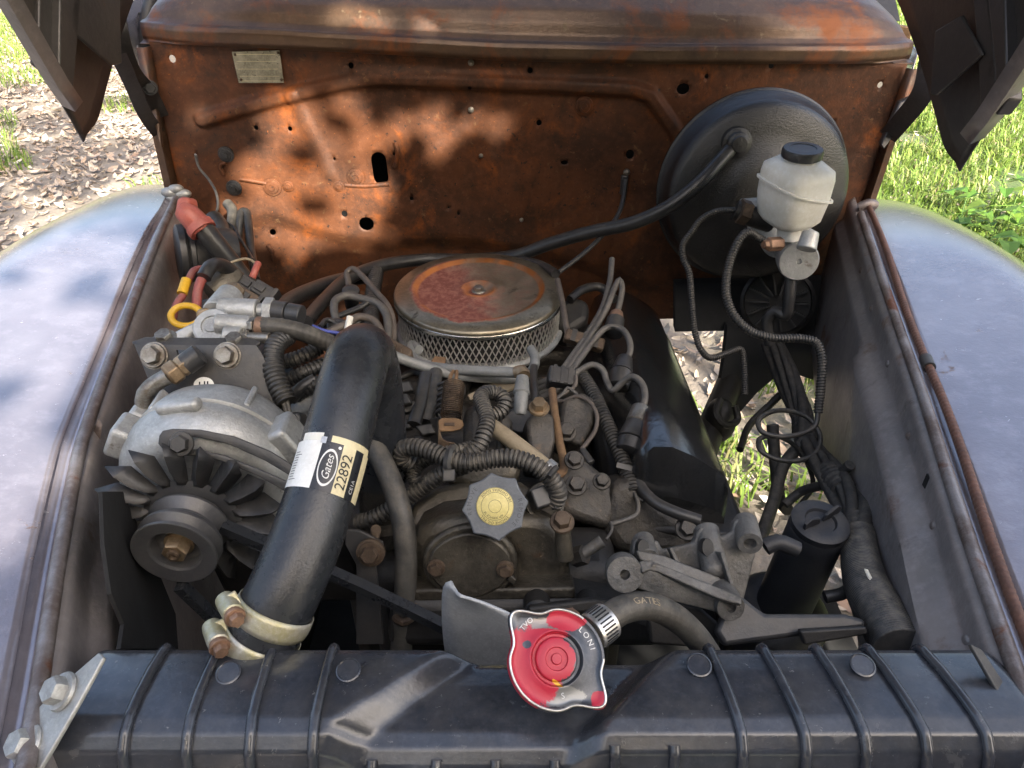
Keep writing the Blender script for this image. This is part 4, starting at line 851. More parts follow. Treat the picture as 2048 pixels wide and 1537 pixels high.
MB().prism(om, lens(94 * k, 84 * k), -0.004, 0.006).build('plate_rim', 'timing', eng, bevel=0.003)
MB().prism(om, lens(82 * k, 70 * k), 0.0, 0.009).build('oval_plate', 'timing', eng, bevel=0.002)
for px, py in [(873, 1133), (1010, 1136)]:
    p = WP(px, py, OP + on * 0.007, on); MB().lathe(frame(p, on), [(0.0085, -0.004), (0.0085, 0.003), (0.006, 0.0035)], 20).hexbolt(p + on * 0.003, on, 0.0062, 0.007, rot=0.4).build('bolt', 'boltrust', eng)
MB().cyl(W(1124, 1048, 0.692), W(1130, 1120, 0.70) , 0.0075, 0.0085, 20).build('boss_column', 'timing', eng, bevel=0.002)
MB().hexbolt(W(1124, 1046, 0.690), (0, -0.35, 0.93), 0.0085, 0.011, rot=0.2).build('bolt', 'boltrust', eng)
casting('boss_column', [(1012, 1162), (1022, 1150), (1034, 1160), (1030, 1176)], 0.695, (0, -0.9, 0.4), 0.01, 'timing', 0.002)
NP = W(1090, 1005, 0.725); nn = Vector((0.16, -0.60, 0.78)).normalized()
MB().lathe(frame(NP, nn), [(0.0165, -0.05), (0.0190, -0.012), (0.0205, 0.0), (0.0195, 0.002), (0.0165, 0.002), (0.0160, -0.010), (0.0, -0.010)], 32).build('sender_port', 'timing', eng)
CC = W(990, 1013, 0.675); cn2 = Vector((0.02, -0.735, 0.68)).normalized()
MB().cyl(CC - cn2 * 0.055, CC - cn2 * 0.004, 0.022, 0.022, 28).build('filler_neck', 'timing', eng)
# oil filler cap
oc = thing('oil_filler_cap', 'grey eight-pointed oil filler cap with round yellow label', 'cap', CC)
ocm = frame(CC, cn2, (1, 0, 0)); vx = [(-75, 600), (375, 500), (605, 80), (485, -370), (75, -620), (-385, -480), (-600, -70), (-465, 380)]; sc = 1 / 9.04 * 0.675 / FPX; ol = []
for i, (a, b) in enumerate(zip(vx, vx[1:] + vx[:1])):
    for f in np.linspace(0, 1, 7)[:-1]:
        x = a[0] + (b[0] - a[0]) * f; y = a[1] + (b[1] - a[1]) * f; q = 1 - 0.055 * math.sin(math.pi * f); ol.append((x * sc * q, y * sc * q))
ol = ol[::-1]
MB().prism(ocm, ol, -0.008, 0.006).build('cap_body', 'capgrey', oc, bevel=0.0014)
MB().lathe(ocm, [(0.0172, 0.0055), (0.0172, 0.0066), (0.0168, 0.0069), (0, 0.0069)], 44).build('label_disc', 'yellowlabel', oc)
for r in (0.0170, 0.0128, 0.0060):
    MB().lathe(ocm, [(r, 0.0069), (r, 0.00705), (r - 0.0003, 0.00705), (r - 0.0003, 0.0069)], 44, caps=False).build('label_ring', 'ink', oc)
ring_text('SEE OWNERS GUIDE', 0.0034, ocm, 0.0149, math.radians(80), True, 'label_lettering', 'ink', oc, 0.00715, 1.12)
def ring_text_in(body, size, m, R, a_mid, name, mat, parent, z, ex=1.0):           # reads with its feet to the outside
    def fn(x, y):
        th = a_mid + x / R; r = R - y; return m @ Vector((r * math.cos(th), r * math.sin(th), z))
    return text_mesh(body, size, fn, name, mat, parent, spacing=ex)
ring_text('ENGINE OIL FILL', 0.0034, ocm, 0.0149, math.radians(-92), False, 'label_lettering', 'ink', oc, 0.00715, 1.12)
ring_text('API SERVICE SE', 0.0030, ocm, 0.0104, math.radians(-100), False, 'label_lettering', 'ink', oc, 0.00715, 1.0)
ring_text('REMOVE', 0.0056, ocm, 0.0235, math.radians(168), False, 'embossed_lettering', 'capmark', oc, 0.0061, 1.35)
ring_text('REMOVE', 0.0056, ocm, 0.0235, math.radians(-14), False, 'embossed_lettering', 'capmark', oc, 0.0061, 1.35)
# ------------------------------------------------------------------ air cleaner
def lid_material():
    m = mk('rust_flaked_chrome_lid', (0.30, 0.26, 0.19), (0.19, 0.16, 0.11), 22.0, 0.35, 0.85, 0.2, 220, coords='Object', spots=[((0.09, 0.075, 0.05), 0.57, 30.0, 0.5, 0.12)]); nt = m.node_tree
    b = next(n for n in nt.nodes if n.type == 'BSDF_PRINCIPLED'); base = b.inputs['Base Color'].links[0].from_socket
    co = _n(nt, 'ShaderNodeTexCoord').outputs['Object']; s = _n(nt, 'ShaderNodeSeparateXYZ'); nt.links.new(co, s.inputs[0])
    rr = mth(nt, 'SQRT', mth(nt, 'ADD', mth(nt, 'MULTIPLY', s.outputs[0], s.outputs[0]), mth(nt, 'MULTIPLY', s.outputs[1], s.outputs[1])))
    nz = mth(nt, 'MULTIPLY', mth(nt, 'SUBTRACT', noise(nt, co, 22.0, 9.0, 0.72), 0.5), 1.5)
    side = mth(nt, 'SUBTRACT', 0.10, mth(nt, 'MULTIPLY', mth(nt, 'ADD', s.outputs[0], mth(nt, 'MULTIPLY', s.outputs[1], 0.35)), 8.5))
    f = ramp(nt, mth(nt, 'ADD', side, nz), -0.28, 0.30)
    f = mth(nt, 'MULTIPLY', f, ramp(nt, mth(nt, 'ADD', rr, mth(nt, 'MULTIPLY', nz, 0.022)), 0.106, 0.101))
    edge = mth(nt, 'MULTIPLY', ramp(nt, rr, 0.088, 0.093), ramp(nt, rr, 0.101, 0.097)); cen = mth(nt, 'MULTIPLY', ramp(nt, rr, 0.013, 0.017), ramp(nt, rr, 0.030, 0.024))
    f = mth(nt, 'MAXIMUM', f, mth(nt, 'MULTIPLY', mth(nt, 'MULTIPLY', ramp(nt, noise(nt, co, 45.0, 8.0, 0.75), 0.42, 0.66), 0.6), ramp(nt, rr, 0.104, 0.096)))
    red = mix(nt, ramp(nt, noise(nt, co, 120.0, 6.0, 0.7), 0.4, 0.62), (0.145, 0.038, 0.026), (0.25, 0.10, 0.068))
    col = mix(nt, f, base, red); col = mix(nt, mth(nt, 'MULTIPLY', mth(nt, 'MAXIMUM', edge, cen), ramp(nt, noise(nt, co, 14.0), 0.35, 0.6)), col, (0.36, 0.12, 0.025))
    nt.links.new(col, b.inputs['Base Color']); nt.links.new(mth(nt, 'SUBTRACT', 0.8, mth(nt, 'MULTIPLY', f, 0.8)), b.inputs['Metallic'])
    r0 = b.inputs['Roughness'].links[0].from_socket; nt.links.new(mth(nt, 'ADD', r0, mth(nt, 'MULTIPLY', f, 0.35)), b.inputs['Roughness'])
    return m
M['lid'] = lid_material()
ac = thing('air_cleaner', 'round air cleaner with rusty chrome lid and diamond mesh sides', 'air cleaner', AC - AN * 0.07)
R = 0.1250
MB().lathe(am, [(R, -0.012), (R + 0.0015, -0.010), (R + 0.0012, -0.003), (R - 0.002, 0.0), (0.100, 0.0035), (0.0965, 0.0035), (0.093, -0.0005), (0.089, -0.0015), (0.05, -0.001), (0.030, -0.001), (0.026, 0.0015), (0.023, 0.0012), (0.018, -0.004), (0.010, -0.0045), (0, -0.0045)][::1], 96).build('lid', 'lid', ac, ang=70)
MB().lathe(am, [(R, -0.014), (R + 0.002, -0.0135), (R + 0.0022, -0.009), (R + 0.0008, -0.006)], 96).build('lid_rim', 'chrome', ac, ang=70)
MB().hexbolt(AC - AN * 0.004, AN, 0.0075, 0.008).build('wing_bolt', 'bolt', ac)
MB().lathe(am, [(R - 0.014, -0.064), (R - 0.014, -0.008)], 96).build('filter_element', 'filter', ac)
mb = MB(); NW = 84
for k in range(NW):
    for sg in (-1, 1):
        a0 = 2 * math.pi * k / NW; P = [am @ Vector(((R - 0.003) * math.cos(a0 + sg * u * 0.205), (R - 0.003) * math.sin(a0 + sg * u * 0.205), -0.063 + 0.053 * u)) for u in np.linspace(0, 1, 7)]
        rg = []
        for p in P:
            d = (p - AC); d = (d - AN * d.dot(AN)).normalized(); ta = AN.cross(d); w = 0.0008; rg.append([p + d * w + ta * w, p + d * w - ta * w, p - d * w - ta * w, p - d * w + ta * w])
        mb.loft(rg, True, False)
mb.build('wire_mesh', 'wiremesh', ac, ang=60)
MB().lathe(am, [(R - 0.006, -0.060), (R + 0.002, -0.061), (R + 0.004, -0.065), (R + 0.002, -0.069), (R - 0.004, -0.072), (0.06, -0.080), (0.04, -0.084)], 96).build('base_pan', 'alu', ac, ang=70)

# ------------------------------------------------------------------ alternator
PC = W(349, 1106, 0.608); ax = Vector((0, 1, 0)); pm = frame(PC, -ax, (1, 0, 0))     # local z points forward, to the radiator
alt = thing('alternator', 'cast aluminium alternator with black finned fan and belt pulley', 'alternator', PC + Vector((0, 0.1, -0.08)))
PR = 0.0352
MB().lathe(pm, [(0.012, -0.036), (0.033, -0.036), (PR * 0.97, -0.0345), (PR * 0.98, -0.032), (0.0275, -0.0245), (0.0275, -0.023), (PR * 0.98, -0.016), (PR, -0.0135), (PR, -0.012), (0.0295, -0.007), (0.0295, -0.0055), (PR * 1.0, -0.0012), (PR, 0.0010), (PR * 0.975, 0.0014), (0.0225, -0.0005), (0.0205, -0.002), (0.0190, -0.011), (0.016, -0.012), (0.0, -0.012)], 72).build('pulley', 'pulley', alt, ang=22)
mb = MB().lathe(pm, [(0.0125, -0.012), (0.0125, -0.0095), (0.0105, -0.009)], 24); mb.lathe(pm, [(0.0108, -0.0095), (0.0108, 0.0005), (0.0096, 0.002), (0.006, 0.002), (0.0058, -0.001), (0, -0.001)], 6); mb.build('nut', 'brass', alt)
MB().lathe(pm, [(0.0055, 0.0005), (0.0055, 0.0045), (0.0035, 0.005), (0.003, 0.002), (0, 0.002)], 16).build('shaft_end', 'boltrust', alt)
mb = MB().lathe(pm, [(0.040, -0.046), (0.042, -0.043), (0.03, -0.041), (0.012, -0.040)], 48); mb.build('fan_disc', 'pulley', alt)
NB = 17
for k in range(NB):
    a = 2 * math.pi * k / NB + 0.12
    def bp(r, da, z): return pm @ Vector((r * math.cos(a + da * 0.74), r * math.sin(a + da * 0.74), z))
    V = [bp(0.034, -0.235, -0.044), bp(0.034, 0.20, -0.044), bp(0.044, -0.235, -0.043), bp(0.044, 0.0, -0.038), bp(0.044, 0.22, -0.046), bp(0.058, -0.22, -0.044), bp(0.058, 0.03, -0.035), bp(0.058, 0.20, -0.050), bp(0.068, -0.19, -0.046), bp(0.073, 0.03, -0.036), bp(0.064, 0.19, -0.056), bp(0.083, 0.05, -0.042)]
    MB().add(V, [(0, 2, 3), (0, 3, 1), (1, 3, 4), (2, 5, 6, 3), (3, 6, 7, 4), (5, 8, 9, 6), (6, 9, 10, 7), (8, 11, 9), (9, 11, 10)]).build('fan_blade', 'bsteel', alt, solid=0.0009, ang=20)
HR = 0.082
MB().lathe(pm, [(0.02, -0.060), (0.055, -0.062), (0.068, -0.066), (0.076, -0.074), (HR, -0.088), (HR + 0.001, -0.100), (HR - 0.001, -0.1035)], 80).build('front_case', 'alu', alt, ang=60)
MB().lathe(pm, [(HR - 0.002, -0.104), (HR + 0.001, -0.106), (HR, -0.118), (0.078, -0.135), (0.068, -0.150), (0.050, -0.160), (0.0, -0.163)], 80).build('rear_case', 'alu', alt, ang=60)
for deg, r, sx, sy, z0, z1 in [(150, 0.083, 0.026, 0.034, -0.118, -0.086), (152, 0.081, 0.024, 0.030, -0.140, -0.120), (28, 0.083, 0.026, 0.036, -0.122, -0.086), (97, 0.084, 0.012, 0.040, -0.100, -0.086), (205, 0.082, 0.02, 0.03, -0.12, -0.085)]:
    a = math.radians(deg); m = pm @ Matrix.Rotation(a, 4, 'Z') @ Matrix.Translation((r, 0, (z0 + z1) / 2)); MB().box(m, sx, sy, z1 - z0).build('case_lug', 'alu', alt, bevel=0.005, seg=3)
for deg in (60, 125): 
    m = pm @ Matrix.Rotation(math.radians(deg), 4, 'Z') @ Matrix.Translation((0.080, 0, -0.125)); MB().box(m, 0.008, 0.006, 0.03).build('case_rib', 'alu', alt, bevel=0.002)
# slotted adjusting arm
sa = thing('adjusting_bracket', 'curved slotted steel bracket bolted across the alternator', 'bracket', W(450, 920, 0.63))
bn_ = Vector((0.10, -0.80, 0.60)).normalized(); bp0 = W(345, 885, 0.615); bm = frame(bp0, bn_, (1, 0, 0)); bi = bm.inverted()
def bl(px, py): q = bi @ WP(px, py, bp0, bn_); return (q.x, q.y)
upper = [(318, 872), (325, 862), (345, 858), (400, 860), (470, 874), (540, 903), (600, 940), (640, 970)]; lower = [(640, 1012), (585, 992), (520, 955), (450, 925), (400, 913), (350, 911), (328, 902), (316, 888)]
slot = [(342, 882), (355, 872), (400, 876), (460, 890), (530, 922), (590, 958), (584, 968), (520, 940), (450, 912), (400, 900), (355, 897)]
mb = MB(); plate_mesh(mb, bm, [bl(*p) for p in upper + lower][::-1], [[bl(*p) for p in slot]], -0.004, 0.0); mb.build('arm', 'bsteel', sa, bevel=0.0006, weld=True)
p = W(364, 888, 0.608); MB().lathe(frame(p - bn_ * 0.002, bn_), [(0.0085, 0), (0.0085, 0.002), (0.006, 0.0022)], 20).hexbolt(p, bn_, 0.0075, 0.010, rot=0.5).build('bolt', 'bsteel', sa)
# belt strands
tag(MB().tube([W(443, 1052, 0.632), W(560, 1102, 0.645), W(720, 1172, 0.66), W(905, 1262, 0.67)], 0.0068, 4, step=0.05).build('drive_belt', 'rubber', None, ang=20), 'black rubber belt strand running from alternator pulley under the radiator hose', 'belt')
tag(MB().tube([W(360, 1172, 0.63), W(420, 1230, 0.66), W(500, 1310, 0.69)], 0.0065, 4, step=0.05).build('drive_belt', 'rubber', None, ang=20), 'dark belt strand dropping below the alternator pulley', 'belt')
# support strap with bolt
ss = thing('support_strap', 'flat black steel strap with one bolt beside the grey hose', 'bracket', W(745, 1150, 0.70))
casting('strap', [(690, 1060), (720, 1062), (765, 1085), (770, 1110), (752, 1135), (768, 1290), (712, 1290), (712, 1130), (690, 1090)], 0.69, (0, -0.9, 0.4), 0.004, 'bsteel', 0.001, ss)
q = W(741, 1106, 0.682); MB().lathe(frame(q, (0, -0.9, 0.4)), [(0.0135, -0.003), (0.0135, 0.001), (0.009, 0.002)], 24).hexbolt(q, (0, -0.9, 0.4), 0.0085, 0.009).build('bolt', 'boltrust', ss)
MB().tube([W(748, 1080, 0.70), W(752, 1058, 0.69)], 0.005, 10, (0.0016, 0.12)).build('stud', 'boltrust', ss)
# cooling fan
fan = thing('cooling_fan', 'grey engine fan with one blade standing up behind the radiator', 'fan', (0.01, 0.405, 0.79))
fm = frame((0.005, 0.405, CAMZ - 0.735), (0, -1, 0), (1, 0, 0))
MB().lathe(fm, [(0.045, -0.02), (0.05, 0.0), (0.04, 0.012), (0.0, 0.014)], 32).build('hub', 'fan', fan)
for k in range(5):
    rot = Matrix.Rotation(2 * math.pi * k / 5, 4, 'Z')
    def fb(r, s, w): return fm @ rot @ Vector((s, r, w))
    rows = [(0.04, -0.018, 0.022), (0.10, -0.055, 0.052), (0.16, -0.066, 0.064), (0.18, -0.0665, 0.056), (0.205, -0.0665, 0.032), (0.225, -0.0655, 0.008), (0.240, -0.0645, -0.012), (0.250, -0.063, -0.028), (0.2555, -0.0605, -0.040), (0.258, -0.056, -0.047)]
    V = []; nn_ = 7
    for r, a, b in rows:
        for j in range(nn_ + 1): f = j / nn_; V.append(fb(r, a + (b - a) * f, 0.009 * (f - 0.5) * 2 + 0.004 * math.sin(f * 3.14)))
    MB().add(V, [(i * (nn_ + 1) + j, i * (nn_ + 1) + j + 1, (i + 1) * (nn_ + 1) + j + 1, (i + 1) * (nn_ + 1) + j) for i in range(len(rows) - 1) for j in range(nn_)]).build('blade', 'fan', fan, solid=0.0025, ang=60)
# water pump body behind the fan
casting('water_pump', [(780, 1190), (840, 1200), (1140, 1195), (1250, 1215), (1330, 1240), (1330, 1300), (770, 1300)], 0.70, (0, -0.9, 0.4), 0.06, 'dsteel', 0.012)
for px, py, r in [(1075, 1200, 0.013), (1180, 1200, 0.012)]: MB().lathe(frame(W(px, py + 20, 0.685), (0, -0.9, 0.4)), [(r, -0.02), (r, 0.006), (r * .8, 0.009), (0, 0.009)], 24).build('pump_boss', 'dsteel', eng)
casting('pump_arm', [(1055, 1215), (1190, 1198), (1230, 1205), (1250, 1222), (1060, 1232)], 0.66, (0, -0.8, 0.6), 0.012, 'dsteel', 0.003)
# ------------------------------------------------------------------ upper radiator hose with printed label
HP = [W(*p) for p in [(505, 1310, 0.535), (530, 1262, 0.532), (565, 1190, 0.532), (612, 1080, 0.545), (650, 965, 0.563), (682, 850, 0.583), (703, 765, 0.603), (718, 715, 0.63), (733, 712, 0.665), (748, 770, 0.705), (758, 860, 0.735), (762, 960, 0.76)]]
HRAD = 0.0268
rh = thing('radiator_hose', 'thick black upper radiator hose with a printed part label', 'hose', HP[1])
hpath = smooth_path(HP, 0.006); HT, HN = frames_along(hpath)
mb = MB(); rings = []; acc = 0
for i, (p, t, n) in enumerate(zip(hpath, HT, HN)):
    b = t.cross(n); rr = HRAD * (1 + 0.002 * math.sin(i * 2.2)); rings.append([p + n * (rr * math.cos(2 * math.pi * j / 40)) + b * (rr * math.sin(2 * math.pi * j / 40)) for j in range(40)])
mb.loft(rings); mb.build('hose_wall', 'rubber', rh, ang=80)
HL = [0.0]
for a, b in zip(hpath, hpath[1:]): HL.append(HL[-1] + (b - a).length)
def on_hose(s, phi, lift=0.0):
    i = max(0, min(len(HL) - 2, int(np.searchsorted(HL, s)) - 1)); f = (s - HL[i]) / (HL[i + 1] - HL[i]); p = hpath[i].lerp(hpath[i + 1], f); t = HT[i].lerp(HT[i + 1], f).normalized()
    v = (CAM - hpath[len(hpath) // 3]); v = (v - t * v.dot(t)).normalized(); r = t.cross(v).normalized()
    if r.x < 0: r = -r
    return p + (v * math.cos(phi) + r * math.sin(phi)) * (HRAD + lift)
def hose_s(px, py):                                                   # arc length nearest a photograph pixel
    best = None
    for i, p in enumerate(hpath):
        d = p - CAM; t = d.y * _cp - d.z * _sp; x = 1024 + FPX * d.x / t; y = 768.5 - FPX * (d.y * _sp + d.z * _cp) / t; q = (x - px) ** 2 + (y - py) ** 2
        if best is None or q < best[0]: best = (q, HL[i])
    return best[1]
s0, s1 = hose_s(634, 1000), hose_s(664, 898); sm = (s0 + s1) / 2; D = math.radians
def sector(a0, a1, sa, sb, lift, name, mat, k=10):
    return MB().grid(lambda u, v: on_hose(sa + (sb - sa) * v, a0 + (a1 - a0) * u, lift), k, 8).build(name, mat, rh, ang=80)
sector(D(-112), D(-21), s0, s1, 0.0005, 'label_panel', 'whitelabel')
sector(D(-21), D(13), s0, s1, 0.0005, 'label_panel', 'blacklabel', 5)
sector(D(13), D(36), s0, s1, 0.0005, 'label_panel', 'creamlabel', 4)
sector(D(36), D(55), s0, s1, 0.0005, 'label_panel', 'blacklabel', 4)
sector(D(55), D(78), s0, s1, 0.0005, 'label_panel', 'creamlabel', 4)
sector(D(-8), D(70), s1, s1 + 0.005, 0.00045, 'label_edge', 'creamlabel', 8)
def ht(phi_mid, lift=0.0009, ds=0.0): return lambda x, y: on_hose(sm + ds + x, phi_mid - y / HRAD, lift)
text_mesh('Gates', 0.0082, ht(D(-2.5), ds=-0.001), 'label_lettering', 'white', rh, shear=0.35)
text_mesh('22892', 0.0115, ht(D(24.5), ds=-0.001), 'label_lettering', 'ink', rh, spacing=0.95)
text_mesh('CE1A', 0.0046, ht(D(46), ds=-0.009), 'label_lettering', 'white', rh)
ov = []; V = []; n_ = 36
for i in range(n_):
    a = 2 * math.pi * i / n_
    for q in (1.0, 0.87): V.append(on_hose(sm - 0.001 + 0.0145 * q * math.cos(a), D(-3) - 0.0068 * q * math.sin(a) / HRAD, 0.0009))
link_mesh('label_oval', V, [(2 * i, 2 * i + 1, (2 * i + 3) % (2 * n_), (2 * i + 2) % (2 * n_)) for i in range(n_)], 'white', rh)
V = [on_hose(sm + 0.0155 + 0.0012 * math.cos(a), D(8) + 0.0012 * math.sin(a) / HRAD, 0.0009) for a in np.linspace(0, 6.2, 14)]; link_mesh('label_dot', V, [tuple(range(14))], 'white', rh)
for k in range(11):                                                   # bar print on the white panel
    L = 0.006 if k not in (0, 9) else 0.009; s_ = sm - 0.013 + k * 0.0022; MB().grid(lambda u, v, s_=s_, L=L: on_hose(s_ + 0.0005 * v, D(-72) + L * u / HRAD, 0.0008), 3, 1).build('label_bar', 'ink', rh)
sector(D(-24), D(-15), s1 - 0.002, s1 + 0.003, 0.0012, 'tape_tab', 'clampbright', 3)
sector(D(-62), D(-22), s1, s1 + 0.006, 0.0006, 'tape_strip', 'whiteplastic', 5)
# clear print on the rubber near the top
# two worm clamps at the radiator end
def worm_clamp(s_mid, wd, lab, rad_, phis, mat='clamp'):
    t = thing('hose_clamp', lab, 'clamp', on_hose(s_mid, 0), 'worm clamps on the radiator hose')
    MB().grid(lambda u, v: on_hose(s_mid - wd / 2 + wd * v, -math.pi + 2 * math.pi * u, 0.0016 + 0.0006 * math.sin(v * math.pi)), 60, 4).build('band', mat, t, solid=0.001, ang=60)
    c = on_hose(s_mid, phis, 0.007); tg = (on_hose(s_mid, phis + 0.2, 0.007) - on_hose(s_mid, phis - 0.2, 0.007)).normalized()
    MB().lathe(frame(c - tg * 0.014, tg), [(0.004, 0), (0.0068, 0.002), (0.0072, 0.006), (0.0072, 0.020), (0.006, 0.021)], 18).build('worm_housing', mat, t)
    MB().lathe(frame(c + tg * 0.006, tg), [(0.0062, 0), (0.0062, 0.003), (0.005, 0.0035)], 16).hexbolt(c + tg * 0.010, tg, 0.0052, 0.007, True, 0.4).build('screw', 'copper', t)
    MB().box(frame(on_hose(s_mid, phis, 0.0025), (CAM - c), tg), 0.024, 0.011, 0.004).build('saddle', mat, t, bevel=0.001)
worm_clamp(hose_s(540, 1232) , 0.013, 'upper worm clamp on the radiator hose end', HRAD, D(-58))
worm_clamp(hose_s(518, 1275) , 0.013, 'lower worm clamp on the radiator hose, at the tank', HRAD, D(-58))
# thermostat neck under the hose and grey outlet left of it
MB().cyl(W(600, 815, 0.80), W(660, 812, 0.79), 0.018, 0.018, 24).build('coolant_neck', 'alu', eng)
MB().lathe(frame(W(762, 945, 0.757), HP[-1] - HP[-2]), [(0.024, -0.02), (0.024, 0.05), (0.04, 0.052), (0.04, 0.07)], 28).build('thermostat_housing', 'iron', eng)
# grey bypass hose on the right of the radiator hose
hose('heater_hose', 'dusty grey heater hose curving down beside the black support strap', 'hose', [(738, 880, 0.72), (765, 925, 0.71), (790, 985, 0.70), (808, 1060, 0.695), (812, 1150, 0.70), (806, 1240, 0.71), (802, 1310, 0.72)], 0.0108, 'hosegrey', 18)
cl = thing('hose_clip', 'rusty spring clip low on the grey heater hose', 'clip', W(806, 1225, 0.70))
MB().tube([W(790, 1236, 0.695), W(806, 1246, 0.688), W(824, 1236, 0.695)], 0.004, 8).build('band', 'boltrust', cl); MB().box(frame(W(828, 1222, 0.69), (0, -1, 0)), 0.006, 0.012, 0.008).build('ear', 'boltrust', cl)
# ------------------------------------------------------------------ hose behind the filler cap
oh = thing('overflow_hose', 'brownish bypass hose arching from the filler neck to the right', 'hose', W(1290, 1210, 0.50))
OHP = [W(1170, 1290, 0.49), W(1200, 1252, 0.495), W(1240, 1222, 0.505), (W(1290, 1212, 0.515)), W(1345, 1232, 0.53), W(1390, 1272, 0.545), W(1430, 1330, 0.56)]
MB().tube(OHP, 0.0098, 18).build('hose_wall', 'hosegrey', oh, ang=80)
opath = smooth_path(OHP, 0.004)
def on_oh(s, phi, lift):
    i = min(len(opath) - 2, max(1, int(s))); p = opath[i].lerp(opath[i + 1], s - int(s)); t = (opath[i + 1] - opath[i - 1]).normalized(); v = (CAM - p); v = (v - t * v.dot(t)).normalized(); return p + (v * math.cos(phi) + v.cross(t) * math.sin(phi)) * (0.0098 + lift)
i0 = min(range(len(opath)), key=lambda i: (opath[i] - W(1285, 1213, 0.513)).length)
text_mesh('GATES', 0.0065, lambda x, y: on_oh(i0 + x / 0.0042, -y / 0.0098 + 0.35 if False else y / 0.0098 + 0.3, 0.0003), 'printed_lettering', 'tanhose', oh)
oc_ = thing('hose_clamp', 'bright slotted band clamp beside the red radiator cap', 'clamp', W(1200, 1255, 0.49))
ct = (OHP[2] - OHP[1]).normalized(); cmid = W(1199, 1253, 0.494); qm = frame(cmid, ct, (0, 0, 1))
MB().lathe(qm, [(0.0122, -0.008), (0.0128, -0.0075), (0.0128, 0.0075), (0.0122, 0.008)], 40).build('band', 'clampbright', oc_)
for k in range(30):
    m = qm @ Matrix.Rotation(2 * math.pi * k / 30, 4, 'Z') @ Matrix.Translation((0.0129, 0, 0)); MB().box(m, 0.0006, 0.0011, 0.010).build('slot', 'ink', oc_)
MB().lathe(frame(W(1136, 1230, 0.485), (-0.2, 0.3, 1)), [(0.008, -0.012), (0.008, 0.0), (0.0066, 0.001)], 6).build('screw', 'copper', oc_, bevel=0.0008)
# ------------------------------------------------------------------ casting bracket on the right
br = thing('accessory_bracket', 'empty grey cast accessory bracket with open bolt eyes, front right', 'bracket', W(1380, 1150, 0.66))
bn2 = Vector((0.05, -0.72, 0.70)).normalized(); B0 = W(1390, 1120, 0.655); b2 = frame(B0, bn2, (1, 0, 0)); b2i = b2.inverted()
def bq(px, py, z=0.0): q = b2i @ WP(px, py, B0 + bn2 * z, bn2); return (q.x, q.y)
mb = MB(); plate_mesh(mb, b2, [bq(*p) for p in [(1262, 1112), (1268, 1078), (1318, 1082), (1325, 1100), (1388, 1086), (1398, 1056), (1436, 1056), (1442, 1074), (1466, 1064), (1470, 1040), (1505, 1034), (1518, 1062), (1512, 1108), (1482, 1228), (1470, 1215), (1440, 1160), (1330, 1118)]][::-1], [], -0.012, 0.0); mb.build('web', 'bracket', br, bevel=0.0025, weld=True)
def boss(px0, px1, r, t0, t1, hole=True, r1=None):
    a, b = W(*px0, t0), W(*px1, t1); d = (b - a).normalized(); L = (b - a).length
    pr = [(r1 or r, 0), (r, L - 0.002), (r * 0.93, L)] + ([(r * 0.5, L), (r * 0.45, L - 0.008), (0, L - 0.008)] if hole else [(r * 0.5, L + 0.003), (0, L + 0.004)])
    MB().lathe(frame(a, d), pr, 24).build('boss', 'bracket', br, ang=50)
boss((1286, 1082), (1296, 1118), 0.0100, 0.668, 0.642); boss((1412, 1062), (1432, 1150), 0.0118, 0.672, 0.635, False); boss((1490, 1046), (1500, 1088), 0.0112, 0.675, 0.642)
for px, py, t, sx, sy in [(1287, 1098, 0.640, 0.005, 0.008), (1416, 1096, 0.640, 0.005, 0.008)]:
    MB().prism(frame(W(px, py, t), bn2, (1, 0, 0)), circle(0, 0, sx, 20, sy), -0.012, 0.0006).build('bolt_eye', 'ink', br)
# lower arm with its own eye, ribs and foot
n3 = Vector((0.0, -0.86, 0.50)).normalized(); B3 = W(1340, 1160, 0.605); b3 = frame(B3, n3, (1, 0, 0)); b3i = b3.inverted()
def b3q(px, py): q = b3i @ WP(px, py, B3, n3); return (q.x, q.y)
mb = MB(); plate_mesh(mb, b3, [b3q(*p) for p in [(1285, 1150), (1306, 1128), (1322, 1132), (1450, 1188), (1482, 1200), (1482, 1232), (1448, 1232), (1420, 1222), (1330, 1200), (1262, 1172)]][::-1], [], -0.006, 0.0); mb.build('lower_web', 'bracket', br, bevel=0.0015, weld=True)
casting('top_flange', [(1278, 1122), (1300, 1120), (1316, 1126), (1450, 1180), (1484, 1194), (1484, 1210), (1440, 1198), (1318, 1144), (1300, 1140), (1284, 1146)], 0.60, (0.05, -0.35, 0.93), 0.005, 'bracket', 0.0015, br)
MB().lathe(frame(W(1250, 1150, 0.605), (-0.05, -0.80, 0.60)), [(0.0150, -0.022), (0.0155, -0.002), (0.0148, 0.0), (0.0042, 0.0), (0.0045, -0.01), (0, -0.01)], 32).build('boss', 'bracket', br, ang=50)
MB().lathe(frame(W(1462, 1216, 0.600), (0.0, -0.88, 0.48)), [(0.0135, -0.030), (0.0120, -0.002), (0.0112, 0.0), (0.0045, 0.0), (0.0045, -0.006), (0, -0.006)], 28).build('boss', 'bracket', br, ang=50)
casting('rib', [(1338, 1098), (1344, 1095), (1368, 1140), (1360, 1142)], 0.64, bn2, 0.010, 'bracket', 0.001, br)
casting('rib', [(1440, 1105), (1447, 1104), (1482, 1215), (1472, 1208)], 0.622, bn2, 0.016, 'bracket', 0.001, br)
casting('shelf', [(1272, 1100), (1330, 1112), (1440, 1155), (1480, 1215), (1450, 1190), (1322, 1134), (1280, 1120)], 0.628, (0.05, -0.45, 0.89), 0.006, 'bracket', 0.0015, br)
